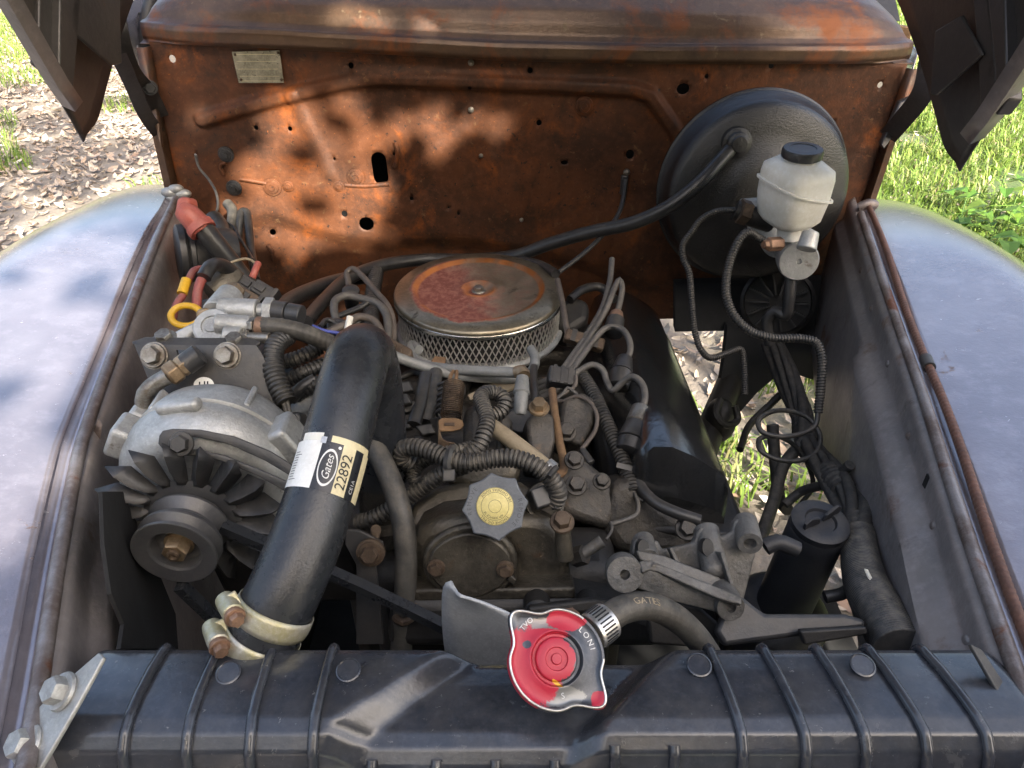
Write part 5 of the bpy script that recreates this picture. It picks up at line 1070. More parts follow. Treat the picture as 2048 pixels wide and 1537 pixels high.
# dark lower mounting arm
la = thing('mounting_arm', 'dark flat steel mounting arm low behind the right radiator tank', 'bracket', W(1580, 1250, 0.63))
casting('arm', [(1445, 1230), (1482, 1190), (1530, 1228), (1690, 1228), (1730, 1238), (1735, 1256), (1600, 1272), (1450, 1292), (1432, 1262)], 0.615, (0, -0.55, 0.83), 0.012, 'bsteel', 0.004, la)
casting('arm_tip', [(1600, 1262), (1734, 1254), (1738, 1270), (1610, 1292)], 0.60, (0, -0.8, 0.6), 0.008, 'dsteel', 0.002, la)
casting('gusset', [(1290, 1190), (1400, 1215), (1440, 1250), (1440, 1300), (1300, 1290)], 0.64, (0, -0.8, 0.6), 0.01, 'dsteel', 0.003, la)
# ------------------------------------------------------------------ black fluid reservoir
rv0 = W(1640, 1046, 0.735); rv = thing('fluid_reservoir', 'matt black cylindrical fluid reservoir with winged cap, lower right', 'reservoir', rv0 - Vector((0, 0, 0.14)))
um = frame(rv0, (0.02, -0.10, 1), (1, 0, 0)); RV = 0.0285
MB().lathe(um, [(RV * 1.05, -0.16), (RV * 1.04, -0.10), (RV, -0.02), (RV, -0.008), (RV * 0.95, -0.004), (RV * 0.8, -0.004)], 48).build('body', 'reservoir', rv, ang=50)
MB().lathe(um, [(RV * 1.9, -0.20), (RV * 1.9, -0.155), (RV * 1.6, -0.145), (RV * 1.0, -0.14)], 40).build('pump_body', 'reservoir', rv, bevel=0.002)
cpv = MB().lathe(um, [(RV * 0.97, -0.006), (RV * 1.0, -0.002), (RV * 1.0, 0.002), (RV * 0.9, 0.004), (RV * 0.55, 0.004), (RV * 0.5, 0.001), (0, 0.001)], 48).build('screw_cap', 'reservoir', rv, ang=50)
for a in (0.5, 0.5 + math.pi):
    m = um @ Matrix.Rotation(a, 4, 'Z'); MB().prism(m @ Matrix.Rotation(math.pi / 2, 4, 'X'), [(0.002, 0.002), (0.024, 0.002), (0.025, 0.012), (0.018, 0.016), (0.004, 0.010)], -0.0016, 0.0016).build('wing', 'reservoir', cpv, bevel=0.0006)
MB().tube([W(1595, 1000 + 100, 0.70), W(1555, 1085, 0.70), W(1530, 1095, 0.70)], 0.008, 12).build('outlet', 'reservoir', rv)
hose('return_hose', 'thin dark return hose at the foot of the black reservoir', 'hose', [(1700, 1110, 0.72), (1705, 1160, 0.71), (1690, 1185, 0.70), (1650, 1195, 0.70)], 0.006, 'hosedark')
# ------------------------------------------------------------------ brake booster and master cylinder
BC = WY(1518, 392, 1.125); bo = thing('brake_booster', 'large glossy black round brake booster on the firewall', 'brake booster', BC)
bom = frame(BC, (0.03, -1, 0.06), (1, 0, 0)); BR = 0.146
MB().lathe(bom, [(0.10, -0.115), (BR * 0.86, -0.10), (BR * 0.95, -0.07), (BR * 1.03, -0.05), (BR * 1.04, -0.035), (BR * 1.0, -0.028), (BR * 0.985, -0.012), (BR * 0.965, -0.002), (BR * 0.90, 0.004), (BR * 0.70, 0.010), (BR * 0.52, 0.014), (BR * 0.46, 0.022), (0.04, 0.026), (0, 0.026)], 96).build('shell', 'booster', bo, ang=45)
MB().lathe(bom, [(BR * 1.03, -0.050), (BR * 1.055, -0.048), (BR * 1.06, -0.040), (BR * 1.03, -0.036)], 96).build('crimp_ring', 'booster', bo, ang=45)
cv = WP(1474, 286, BC + Vector((0, -0.012, 0)), Vector((0, -1, 0)))
MB().lathe(frame(cv, (0, -1, 0.1)), [(0.023, -0.01), (0.022, 0.002), (0.017, 0.004), (0.016, 0.010), (0.012, 0.012), (0.011, 0.016), (0.0, 0.017)], 28).build('check_valve', 'booster', bo)
hose('vacuum_hose', 'long black vacuum hose from the brake booster across behind the air cleaner', 'hose', [(1470, 290, 1.10), (1440, 322, 1.095), (1400, 365, 1.09), (1340, 412, 1.10), (1270, 445, 1.12), (1180, 465, 1.15), (1100, 488, 1.18), (1030, 512, 1.21), (940, 520, 1.24), (850, 520, 1.25), (770, 530, 1.22), (700, 556, 1.16), (650, 600, 1.08), (612, 645, 1.0)], 0.0105, 'hosedark', 16)
mc0 = WY(1560, 478, 1.09); mc1 = WY(1598, 524, 0.945); md = (mc1 - mc0).normalized()
mc = thing('master_cylinder', 'cast brake master cylinder with white plastic reservoir on the booster', 'master cylinder', mc0.lerp(mc1, .5))
L = (mc1 - mc0).length
MB().lathe(frame(mc0, md), [(0.030, -0.01), (0.030, 0.004), (0.022, 0.008), (0.020, L * 0.45), (0.0215, L * 0.5), (0.0215, L * 0.7), (0.0265, L * 0.8), (0.0280, L - 0.004), (0.026, L), (0.004, L), (0.003, L - 0.003), (0, L - 0.003)], 40).build('body', 'alu', mc, ang=40)
MB().slab([W(px, py, 1.075) for px, py in [(1480, 402), (1530, 398), (1590, 440), (1640, 470), (1632, 520), (1560, 500), (1500, 470)]], (0, 1, 0), 0.012).build('mount_flange', 'alu', mc, bevel=0.004)
MB().cyl(W(1588, 432, 1.03), W(1584, 482, 1.04), 0.022, 0.021, 28).build('reservoir_neck', 'whiteplastic', mc)
MB().cyl(W(1622, 464, 0.985), W(1612, 500, 0.985), 0.0110, 0.0135, 24).build('stop_boss', 'alu', mc, bevel=0.002)
MB().tube([W(1470, 421, 1.05), W(1500, 432, 1.05), W(1540, 445, 1.06)], 0.0145, 14).build('pressure_switch', 'dsteel', mc)
MB().lathe(frame(W(1488, 425, 1.045), W(1540, 445, 1.06) - W(1470, 421, 1.05)), [(0.018, -0.008), (0.018, 0.006), (0.014, 0.008)], 6).build('switch_nut', 'boltrust', mc)
MB().lathe(frame(W(1543, 489, 1.0), (-0.9, -0.35, 0.1)), [(0.010, -0.016), (0.010, 0.006), (0.007, 0.008), (0.006, 0.014)], 6).build('line_nut', 'copper', mc, bevel=0.001)
# reservoir, squarish with a sloping seam
Rc = W(1590, 372, 1.0); upv = Vector((-0.02, -0.06, 1)).normalized(); rm = frame(Rc, upv, (0.94, 0.34, 0)) @ Matrix.Scale(0.86, 4); prof_r = [(-0.062, 0.026, 0.030), (-0.060, 0.034, 0.038), (-0.050, 0.041, 0.046), (-0.022, 0.0445, 0.050), (-0.018, 0.045, 0.051), (0.018, 0.0455, 0.052), (0.030, 0.0435, 0.050), (0.038, 0.036, 0.042), (0.042, 0.027, 0.028), (0.0435, 0.0245, 0.0245), (0.056, 0.0245, 0.0245)]
def sq(a, rx_, ry_, e):
    c, s = math.cos(a), math.sin(a); return (rx_ * math.copysign(abs(c) ** e, c), ry_ * math.copysign(abs(s) ** e, s))
rings = [[rm @ Vector((*sq(2 * math.pi * j / 56, rx_, ry_, 0.55 if z < 0.034 else 1.0), z)) for j in range(56)] for z, rx_, ry_ in prof_r]
MB().loft(rings).build('reservoir', 'whiteplastic', mc, ang=70)
rings = []
for j in range(57):
    a = 2 * math.pi * j / 56; x, y = sq(a, 0.0462, 0.053, 0.55); zc = -0.004 - 0.30 * x - (0.012 if False else 0)
    c = Vector((x, y, zc)); d = Vector((x, y, 0)).normalized(); rings.append([rm @ (c + Vector((0, 0, 0.0024))), rm @ (c + d * 0.0035 + Vector((0, 0, 0.0016))), rm @ (c + d * 0.0035 - Vector((0, 0, 0.0016))), rm @ (c - Vector((0, 0, 0.0024)))])
MB().loft(rings, True, False).build('reservoir_seam', 'whiteplastic', mc, ang=60)
MB().lathe(rm, [(0.029, 0.046), (0.0305, 0.0475), (0.0305, 0.058), (0.029, 0.0605), (0.020, 0.0612), (0.019, 0.060), (0.0, 0.060)], 56, rfun=lambda th: 1 + 0.012 * math.cos(th * 28)).build('reservoir_cap', 'capblack', mc, ang=40)
# brake lines
bl1 = thing('brake_line', 'spring-wrapped brake line looping into a bare coil on the right', 'brake line', W(1600, 760, 0.95))
P1 = [(1545, 492, 1.0), (1520, 478, 1.0), (1494, 466, 0.99), (1474, 488, 0.985), (1458, 530, 0.98), (1452, 585, 0.97), (1466, 628, 0.965), (1500, 662, 0.96), (1545, 676, 0.955), (1605, 678, 0.95), (1632, 686, 0.945), (1643, 712, 0.94), (1642, 770, 0.935), (1636, 826, 0.93)]
MB().tube([W(*p) for p in P1], 0.0062, 14, (0.0038, 0.22, True)).build('spring_wrap', 'loomdark', bl1, ang=80)
P2 = [W(1637, 820, 0.93), W(1630, 852, 0.93), W(1600, 868, 0.925), W(1560, 874, 0.92), W(1524, 864, 0.92), W(1516, 845, 0.93), W(1535, 827, 0.95), W(1575, 822, 0.97), W(1618, 838, 0.97), W(1640, 872, 0.96), W(1632, 905, 0.95), W(1595, 922, 0.94), W(1550, 918, 0.94), W(1520, 900, 0.945), W(1518, 880, 0.955), W(1550, 872, 0.97), W(1590, 892, 0.985), W(1618, 935, 0.99), W(1625, 975, 1.0), W(1600, 1010, 1.0)]
MB().tube(P2, 0.0033, 10, step=0.004).build('bare_tube', 'loomdark', bl1, ang=80)
hose('brake_line', 'slim spring-wrapped brake line hanging below the pressure switch', 'brake line', [(1470, 421, 1.05), (1432, 424, 1.05), (1402, 440, 1.05), (1385, 462, 1.05), (1366, 490, 1.05), (1366, 515, 1.05), (1378, 545, 1.05), (1384, 610, 1.05), (1390, 665, 1.05), (1402, 700, 1.05), (1420, 716, 1.06), (1452, 708, 1.07), (1482, 700, 1.08), (1488, 730, 1.08), (1490, 790, 1.08)], 0.0050, 'loomdark', 12, (0.0034, 0.2, True))
hose('outlet_tube', 'bent dark tube dropping from below the master cylinder', 'tube', [(1582, 545, 1.05), (1578, 600, 1.06), (1572, 632, 1.07), (1550, 622, 1.08), (1535, 640, 1.09), (1540, 690, 1.10)], 0.0085, 'hosedark')
# tape-wrapped harness
hn = thing('wiring_harness', 'thick black tape-wrapped wiring harness along the right inner fender', 'harness', W(1700, 1000, 0.85))
trunk_pts = [W(*p) for p in [(1545, 690, 1.25), (1578, 760, 1.16), (1602, 830, 1.08), (1614, 885, 1.02), (1650, 935, 0.93), (1690, 985, 0.85), (1712, 1035, 0.79), (1722, 1085, 0.745)]]
for k in range(6):
    P = [q + Vector((0.011 * math.cos(k * 1.05 + 0.7 * i), 0.008 * math.sin(k * 2.1 + i), 0.011 * math.sin(k * 1.05 + 0.7 * i))) * (0.6 + 0.7 * random.random()) for i, q in enumerate(trunk_pts)]
    MB().tube(P, random.uniform(0.0045, 0.008), 10).build('strand', 'tape', hn, ang=80)
for a_, b_ in ((2, 3), (4, 5), (6, 7)):
    MB().tube([trunk_pts[a_].lerp(trunk_pts[b_], 0.2), trunk_pts[a_].lerp(trunk_pts[b_], 0.55), trunk_pts[b_]], [0.015, 0.0175, 0.015], 14, (0.012, 0.06)).build('tape_wrap', 'tape', hn, ang=80)
MB().tube([W(*p) for p in [(1718, 1070, 0.75), (1722, 1125, 0.71), (1735, 1175, 0.675), (1765, 1235, 0.635), (1800, 1300, 0.60)]], [0.0165, 0.019, 0.021, 0.022], 20, (0.0026, 0.07)).build('convoluted_sleeve', 'loom', hn, ang=80)
MB().slab([W(px, py, 0.655) for px, py in [(1728, 1140), (1735, 1142), (1748, 1168), (1742, 1170)]], (0, 0, 1), 0.0015).build('exposed_wires', 'whiteplastic', hn)
for i, pts in enumerate([[(1612, 880, 1.0), (1568, 930, 1.0), (1548, 1000, 0.98), (1520, 1080, 0.95)], [(1545, 850, 1.05), (1550, 920, 1.05), (1560, 1000, 1.03), (1575, 1020, 1.0)], [(1700, 930, 0.86), (1660, 965, 0.9), (1600, 985, 0.95), (1570, 1010, 0.95)]]):
    hose('wire_branch', ['thick dark harness branch left of the bare brake coil', 'dark harness branch hanging behind the bare brake coil', 'dark harness branch crossing above the black reservoir'][i], 'wire', pts, 0.0085 if i < 2 else 0.006, 'tape')
# ------------------------------------------------------------------ compressor with bracket plate, valves and fittings
cmpr = thing('compressor', 'black belt compressor with cast valve block behind the alternator', 'compressor', W(400, 760, 0.76))
pn_ = Vector((0.02, -0.82, 0.57)).normalized(); p0_ = W(390, 720, 0.715); pm_ = frame(p0_, pn_, (1, 0, 0)); pmi = pm_.inverted()
def pq(px, py): q = pmi @ WP(px, py, p0_, pn_); return (q.x, q.y)
mb = MB(); plate_mesh(mb, pm_, [pq(*p) for p in [(268, 690), (512, 690), (526, 712), (562, 800), (560, 860), (330, 870), (318, 812)]][::-1], [[pq(*p) for p in [(352, 700), (400, 700), (398, 716), (356, 714)]][::-1]], -0.004, 0.0); mb.build('front_plate', 'bsteel', cmpr, bevel=0.0008, weld=True)
casting('top_flange', [(262, 684), (272, 690), (508, 694), (522, 684), (500, 676), (290, 674)], 0.722, (0, -0.3, 0.95), 0.004, 'bsteel', 0.001, cmpr)
MB().box(Matrix.Translation(W(440, 790, 0.84)), 0.11, 0.09, 0.10).build('crankcase', 'bsteel', cmpr, bevel=0.008)
for px, py in [(309, 712), (455, 712)]:
    q = WP(px, py, p0_, pn_); MB().lathe(frame(q, pn_), [(0.0135, -0.001), (0.0135, 0.0015), (0.010, 0.002)], 24).hexbolt(q + pn_ * 0.001, pn_, 0.0090, 0.011, rot=0.35).build('bolt', 'bolt', cmpr)
# round sticker with a mark
q = WP(408, 770, p0_, pn_); sm_ = frame(q, pn_, (1, 0, 0)); st_ = MB().prism(sm_, circle(0, 0, 0.0098, 28, 0.0075), 0.0002, 0.0006).build('sticker', 'whitelabel', cmpr)
for a in [(-0.0040, 0, 0.0014, 0.006), (0.0, -0.0018, 0.007, 0.0012), (0.0008, 0.001, 0.0014, 0.005), (0.0038, 0.0005, 0.0014, 0.006)]: MB().box(sm_ @ Matrix.Translation((a[0], a[1], 0.0008)), a[2], a[3], 0.0002).build('sticker_mark', 'ink', st_)
# valve block
def cy(p, q, r, name, mat, r1=None, n=22, bev=0.0015): MB().cyl(W(*p), W(*q), r, r1, n).build(name, mat, cmpr, bevel=bev)
MB().lathe(frame(W(424, 652, 0.755), (0, -0.55, 0.83)), [(0.020, -0.03), (0.020, 0.0), (0.018, 0.002), (0.011, 0.002), (0.0105, 0.0005), (0.008, 0.0005), (0.0075, 0.002), (0, 0.002)], 32).build('valve_body', 'alu', cmpr)
MB().slab([W(px, py, 0.765) for px, py in [(400, 655), (420, 630), (470, 640), (500, 655), (480, 690), (390, 690)]], (0, 0.55, -0.83), 0.03).build('valve_base', 'alu', cmpr, bevel=0.005)
cy((432, 648, 0.752), (502, 652, 0.755), 0.0105, 'port', 'alu'); cy((440, 618, 0.79), (516, 622, 0.79), 0.0125, 'port', 'alu'); cy((450, 672, 0.745), (484, 676, 0.745), 0.0110, 'port', 'alu')
cy((432, 628, 0.80), (462, 592, 0.83), 0.0155, 'port', 'alu'); MB().lathe(frame(W(462, 592, 0.83), W(470, 578, 0.84) - W(440, 618, 0.81)), [(0.012, -0.004), (0.012, 0.012), (0.010, 0.013)], 6).build('cap_nut', 'brass', cmpr, bevel=0.001)
for a, b, r, m_, nm, k in [((516, 622, 0.79), (532, 623, 0.79), 0.008, 'alu', 'nipple', 20), ((530, 623, 0.788), (548, 624, 0.788), 0.0155, 'alu', 'hex_nut', 6), ((548, 624, 0.787), (575, 627, 0.785), 0.0125, 'bsteel', 'hose_collar', 20), ((576, 627, 0.785), (604, 632, 0.783), 0.0115, 'capblack', 'cap_sleeve', 20),
                           ((500, 652, 0.752), (512, 652, 0.75), 0.0085, 'bolt', 'hex_nut', 6), ((484, 676, 0.744), (540, 677, 0.74), 0.0058, 'bolt', 'service_port', 14), ((490, 676, 0.744), (498, 676, 0.744), 0.0078, 'bolt', 'hex_nut', 6), ((512, 652, 0.75), (530, 654, 0.75), 0.0098, 'copper', 'ferrule', 20)]:
    cy(a, b, r, nm, m_, None, k, 0.001)
MB().slab([W(px, py, 0.76) for px, py in [(338, 686), (345, 664), (392, 640), (404, 650), (360, 690)]], (0.3, 0.5, -0.8), 0.014).build('strut', 'alu', cmpr, bevel=0.003)
MB().slab([W(px, py, 0.79) for px, py in [(392, 618), (412, 612), (420, 625), (404, 640), (388, 634)]], (0.3, 0.5, -0.8), 0.016).build('strut', 'brass', cmpr, bevel=0.003)
for px, py, t in [(330, 678, 0.73), (470, 684, 0.728)]: MB().hexbolt(W(px, py, t), (0, -0.25, 1), 0.0085, 0.008).build('bolt', 'bolt', cmpr)
# brass elbow fitting and pipe
el = thing('elbow_fitting', 'brass pipe union on a bent steel pipe in front of the black plate', 'fitting', W(360, 740, 0.69))
MB().lathe(frame(W(338, 752, 0.69), W(385, 718, 0.70) - W(338, 752, 0.69)), [(0.0085, -0.002), (0.0120, 0.0), (0.0120, 0.010), (0.0095, 0.011), (0.0110, 0.013), (0.0110, 0.024), (0.0085, 0.026)], 6).build('union_nut', 'brass', el, bevel=0.001)
MB().lathe(frame(W(370, 730, 0.697), W(398, 710, 0.70) - W(370, 730, 0.697)), [(0.011, 0), (0.011, 0.016), (0.008, 0.018)], 14).build('elbow', 'bsteel', el)
MB().tube([W(338, 752, 0.69), W(310, 768, 0.69), W(290, 788, 0.69), W(288, 815, 0.695), W(296, 835, 0.70)], 0.0078, 14).build('pipe', 'bolt', el, ang=80)
hose('braided_hose', 'dusty braided hose from the valve block towards the air cleaner', 'hose', [(520, 653, 0.75), (560, 655, 0.75), (610, 667, 0.76), (660, 688, 0.78), (700, 705, 0.80), (745, 715, 0.84)], 0.0098, 'hosegrey', 14, (0.006, 0.035, True))
# corrugated looms left of the radiator hose
lo = thing('wire_loom', 'fat ribbed black loom with bare wires above the alternator', 'wire loom', W(560, 740, 0.72))
MB().tube([W(*p) for p in [(575, 672, 0.76), (552, 690, 0.74), (545, 725, 0.725), (556, 770, 0.715), (573, 805, 0.71)]], 0.0105, 18, (0.0046, 0.18)).build('sleeve', 'loomdark', lo, ang=80)
for dx in (0, 7): MB().tube([W(566 + dx, 800, 0.71), W(572 + dx, 825, 0.71), W(575 + dx, 842, 0.71)], 0.0022, 8).build('wire', 'greywire', lo)
MB().slab([W(px, py, 0.712) for px, py in [(563, 838), (572, 828), (594, 822), (600, 832), (598, 870), (568, 880)]], (0.1, 0.7, -0.6), 0.022).build('plug', 'bsteel', lo, bevel=0.003)
for i, (pts, r, lab) in enumerate([([(568, 725, 0.80), (600, 715, 0.80), (640, 695, 0.81)], 0.0085, 'short ribbed loom upper of three behind the radiator hose'), ([(575, 760, 0.79), (610, 745, 0.79), (650, 728, 0.80)], 0.008, 'short ribbed loom middle of three behind the radiator hose'), ([(590, 790, 0.78), (640, 765, 0.78), (680, 745, 0.79)], 0.0085, 'short ribbed loom lower of three behind the radiator hose')]):
    hose('wire_loom', lab, 'wire loom', pts, r, 'loomdark' if i else 'loom', 16, (0.0046, 0.18))
hose('vent_tube', 'plain dark rubber tube between the short ribbed looms', 'tube', [(580, 800, 0.775), (605, 775, 0.775), (630, 760, 0.78)], 0.007, 'hosedark')
# ------------------------------------------------------------------ rear left corner: battery lead, relay, connectors
bt = thing('battery_lead', 'thick black battery cable ending in a faded red terminal boot', 'cable', W(400, 470, 1.05))
MB().tube([W(405, 455, 1.03), W(432, 490, 1.04), (W(465, 532, 1.06)), W(495, 570, 1.08)], 0.0150, 18).build('cable', 'hosedark', bt, ang=80)
MB().tube([W(*p) for p in [(362, 420, 1.02), (378, 430, 1.02), (392, 445, 1.025), (404, 458, 1.03)]], [0.013, 0.016, 0.017, 0.0185], 10).build('boot', 'redrubber', bt, bevel=0.0015)
MB().slab([W(px, py, 1.012) for px, py in [(352, 398), (362, 392), (376, 396), (380, 418), (370, 432), (349, 420)]], (0.2, 0.8, -0.4), 0.022).build('boot_cover', 'redrubber', bt, bevel=0.004)
MB().lathe(frame(W(400, 454, 1.028), W(412, 468, 1.03) - W(398, 450, 1.03)), [(0.0195, -0.003), (0.020, 0.003), (0.0195, 0.008)], 24).build('boot_collar', 'redrubber', bt)
cn_ = thing('canister', 'dark round canister with flanged rim in the rear left corner', 'canister', W(395, 500, 1.10))
cm_ = frame(W(372, 508, 1.08), (-0.85, -0.45, 0.15)); MB().lathe(cm_, [(0.0, -0.075), (0.030, -0.072), (0.036, -0.060), (0.037, -0.012), (0.042, -0.010), (0.042, -0.004), (0.038, -0.002), (0.043, 0.002), (0.043, 0.010), (0.039, 0.012), (0.0, 0.012)], 40).build('shell', 'bsteel', cn_, ang=40)
MB().tube([W(358, 455, 1.08), W(362, 475, 1.08), W(370, 490, 1.08)], 0.003, 8).build('lead', 'bluewire', cn_)
sl = thing('starter_relay', 'dirty grey round starter relay behind the cast valve block', 'relay', W(430, 580, 0.98))
MB().lathe(frame(W(425, 592, 1.0), (0.55, 0.6, 0.25)), [(0.026, 0), (0.028, 0.006), (0.027, 0.04), (0.023, 0.046), (0, 0.048)], 32).build('can', 'timing', sl)
MB().slab([W(px, py, 0.975) for px, py in [(398, 600), (440, 596), (450, 625), (402, 632)]], (0.1, 0.8, -0.5), 0.02).build('base', 'bsteel', sl, bevel=0.003)
hose('red_wire', 'dusty red wire with a yellow sleeve by the left fender', 'wire', [(404, 538, 0.98), (388, 542, 0.97), (376, 565, 0.96), (366, 590, 0.95), (352, 612, 0.94), (346, 640, 0.93)], 0.0048, 'redwire')
MB().tube([W(373, 560, 0.957), W(364, 588, 0.947)], 0.0066, 12).build('yellow_sleeve', 'yellow', bpy.data.objects['red_wire'])
hose('red_wire', 'short thick red wire beside the starter relay', 'wire', [(412, 548, 0.96), (402, 562, 0.955), (395, 585, 0.95), (393, 615, 0.95)], 0.0062, 'redwire')
hose('black_cable', 'dark cable arching over the short red wire', 'cable', [(408, 555, 0.95), (420, 535, 0.96), (440, 530, 0.98), (465, 545, 1.0), (490, 570, 1.02)], 0.0095, 'hosedark')
yr = MB(); ym = frame(W(372, 632, 0.90), (0.15, -0.55, 0.82)); yr.tube([ym @ Vector((0.0175 * math.cos(a), 0.014 * math.sin(a), 0)) for a in np.linspace(0.35, 6.0, 30)], 0.0042, 10); tag(yr.build('dipstick_ring', 'yellow', None, ang=80), 'yellow plastic dipstick ring left of the cast valve block', 'ring')
for i, (px, py, t, ang_) in enumerate([(500, 575, 1.0, 0.4), (528, 585, 0.99, 0.4), (497, 600, 0.97, 0.4)]):
    k_ = thing('connector', ['black plug connector under the red butt splice', 'black plug connector nearest the dark heater hoses', 'dusty brown plug connector behind the valve block ports'][i], 'connector', W(px, py, t)); m = frame(W(px, py, t), (0.1, -0.6, 0.8), (1, -0.5, -0.3))
    MB().box(m, 0.030, 0.020, 0.018).build('shell', 'bsteel' if i < 2 else 'boltrust', k_, bevel=0.002); MB().box(m @ Matrix.Translation((-0.004, 0, 0.010)), 0.014, 0.010, 0.004).build('latch', 'bsteel', k_, bevel=0.001); MB().box(m @ Matrix.Translation((0.016, 0, 0.0)), 0.006, 0.023, 0.021).build('collar', 'bsteel', k_, bevel=0.001)
hose('butt_splice', 'small red butt splice on a wire above the plug connectors', 'splice', [(505, 555, 1.0), (511, 540, 1.0), (516, 528, 1.01)], 0.0048, 'redrubber')
hose('thin_wire', 'thin olive wire looping over the battery cable end', 'wire', [(452, 530, 1.0), (472, 522, 1.0), (492, 518, 1.01), (508, 525, 1.01), (512, 540, 1.01)], 0.0018, 'tanhose')
hose('thin_wire', 'grey wire hanging from a hole high on the left firewall', 'wire', [(391, 312, 1.24), (398, 335, 1.23), (418, 360, 1.22), (432, 385, 1.21), (436, 410, 1.20), (432, 430, 1.19)], 0.0022, 'greywire')
hose('thin_wire', 'dark wire from the rear left cluster up to the connectors', 'wire', [(440, 445, 1.15), (462, 450, 1.14), (482, 480, 1.12), (497, 505, 1.1), (505, 520, 1.05)], 0.0024, 'hosedark')
hose('ground_strap', 'dusty tan strap standing in the rear left corner', 'strap', [(455, 408, 1.20), (464, 420, 1.19), (464, 445, 1.18), (455, 470, 1.16), (450, 495, 1.14)], 0.0085, 'hosegrey')
hose('black_tube', 'black tube folded back on itself beside the rusty firewall', 'tube', [(478, 480, 1.17), (480, 440, 1.18), (484, 424, 1.19), (492, 424, 1.19), (496, 445, 1.18), (502, 500, 1.15), (512, 560, 1.10)], 0.0065, 'hosedark')
hose('boot_lead', 'dark rubber stub behind the red terminal boot', 'tube', [(425, 440, 1.15), (438, 455, 1.14), (446, 480, 1.12)], 0.016, 'hosedark')
for px, py, t, r in [(420, 520, 1.12, 0.030), (470, 600, 1.05, 0.035)]: pass
# heater hoses behind
hose('heater_hose', 'dark heater hose arching out of the gap left of the air cleaner', 'hose', [(540, 640, 1.0), (575, 605, 1.06), (620, 582, 1.12), (680, 562, 1.18), (740, 552, 1.22)], 0.0120, 'hosedark', 16)
hose('heater_hose', 'vertical dark ribbed hose just left of the air cleaner', 'hose', [(752, 545, 1.20), (745, 590, 1.15), (742, 640, 1.08), (748, 690, 1.0)], 0.0125, 'loomdark', 16, (0.006, 0.08))
# left bank plug wires and vacuum pipes
for i, (lab, pts, r, m_) in enumerate([
    ('tallest hooked plug wire left of the air cleaner', [(700, 600, 1.06), (697, 565, 1.08), (694, 545, 1.09), (705, 538, 1.09), (722, 550, 1.08), (748, 580, 1.05), (775, 612, 1.02), (786, 645, 1.0), (786, 690, 0.98)], 0.0046, 'tanwire'),
    ('middle hooked plug wire left of the air cleaner', [(675, 650, 0.98), (668, 620, 1.0), (672, 600, 1.02), (690, 592, 1.03), (725, 598, 1.03), (755, 608, 1.02), (772, 630, 1.0), (776, 660, 0.98), (772, 690, 0.96)], 0.0056, 'greywire'),
    ('lowest tan plug wire left of the air cleaner', [(650, 668, 0.94), (690, 650, 0.95), (718, 634, 0.97), (745, 640, 0.97), (760, 660, 0.96), (768, 685, 0.95)], 0.0052, 'tanwire'),
    ('straight dark wire crossing the hooked plug wires', [(630, 660, 0.98), (680, 632, 1.0), (720, 615, 1.02), (745, 600, 1.03)], 0.0042, 'hosedark'),
    ('blue wire left of the radiator hose top', [(625, 652, 0.92), (650, 662, 0.92), (690, 668, 0.93), (735, 672, 0.94)], 0.0022, 'bluewire'),
    ('thin dark wire curling beside the blue wire', [(640, 655, 0.95), (655, 640, 0.97), (690, 655, 0.97), (725, 640, 0.98), (740, 625, 0.99)], 0.0035, 'hosedark')]):
    hose('plug_wire' if i < 4 else 'thin_wire', lab, 'wire', pts, r, m_)
for nm, lab, px, py, t, w in [('plug_boot', 'dark boot on the middle hooked plug wire', 675, 655, 0.975, 0.011), ('plug_boot', 'dark boot under the tallest hooked plug wire', 702, 585, 1.055, 0.010)]:
    tag(MB().lathe(frame(W(px, py, t), (0.1, -0.3, 1)), [(w, -0.03), (w * 1.1, -0.004), (w * 1.25, -0.002), (w * 1.25, 0.004), (w * 0.7, 0.008)], 18).build(nm, 'hosedark'), lab, 'boot')
hose('wire_sleeve', 'small pale green wire sleeve left of the radiator hose top', 'sleeve', [(700, 635, 0.95), (697, 650, 0.945), (692, 668, 0.94)], 0.0045, 'whiteplastic')
ci = thing('ignition_coil', 'dark rusty ignition module behind the radiator hose top', 'ignition module', W(780, 690, 0.92))
casting('module', [(745, 668, ), (762, 664), (825, 698), (822, 712), (800, 715), (750, 690)], 0.93, (0, -0.4, 0.9), 0.02, 'boltrust', 0.003, ci)
for k_ in range(4): casting('fin', [(765 + k_ * 12, 672 + k_ * 7), (769 + k_ * 12, 672 + k_ * 7), (764 + k_ * 12, 690 + k_ * 7), (760 + k_ * 12, 690 + k_ * 7)], 0.922, (0, -0.4, 0.9), 0.006, 'boltrust', 0.0006, ci)
# ------------------------------------------------------------------ front centre: vacuum hoses, pcv valve, spring and loom
hose('vacuum_hose', 'upper silver grey vacuum hose under the air cleaner, ending in an elbow', 'hose', [(838, 700, 1.0), (824, 690, 1.02), (820, 702, 1.0), (832, 725, 0.96), (870, 735, 0.935), (940, 741, 0.915), (1034, 746, 0.90)], 0.0066, 'silverhose', 14)
hose('vacuum_hose', 'lower silver grey vacuum hose looping up to the air cleaner base', 'hose', [(770, 705, 0.90), (830, 728, 0.915), (900, 748, 0.925), (980, 757, 0.93), (1040, 757, 0.94), (1064, 742, 0.96), (1070, 715, 0.985), (1062, 698, 1.0)], 0.0066, 'silverhose', 14)
pv_ = thing('pcv_valve', 'grey breather valve with brass elbow in a black grommet', 'valve', W(1040, 850, 0.85))
MB().tube([W(1034, 746, 0.90), W(1044, 744, 0.895), W(1047, 752, 0.89)], 0.0085, 14).build('elbow', 'brass', pv_)
a_ = W(1045, 755, 0.888); b_ = W(1040, 832, 0.862); dd = (b_ - a_).normalized(); LL = (b_ - a_).length
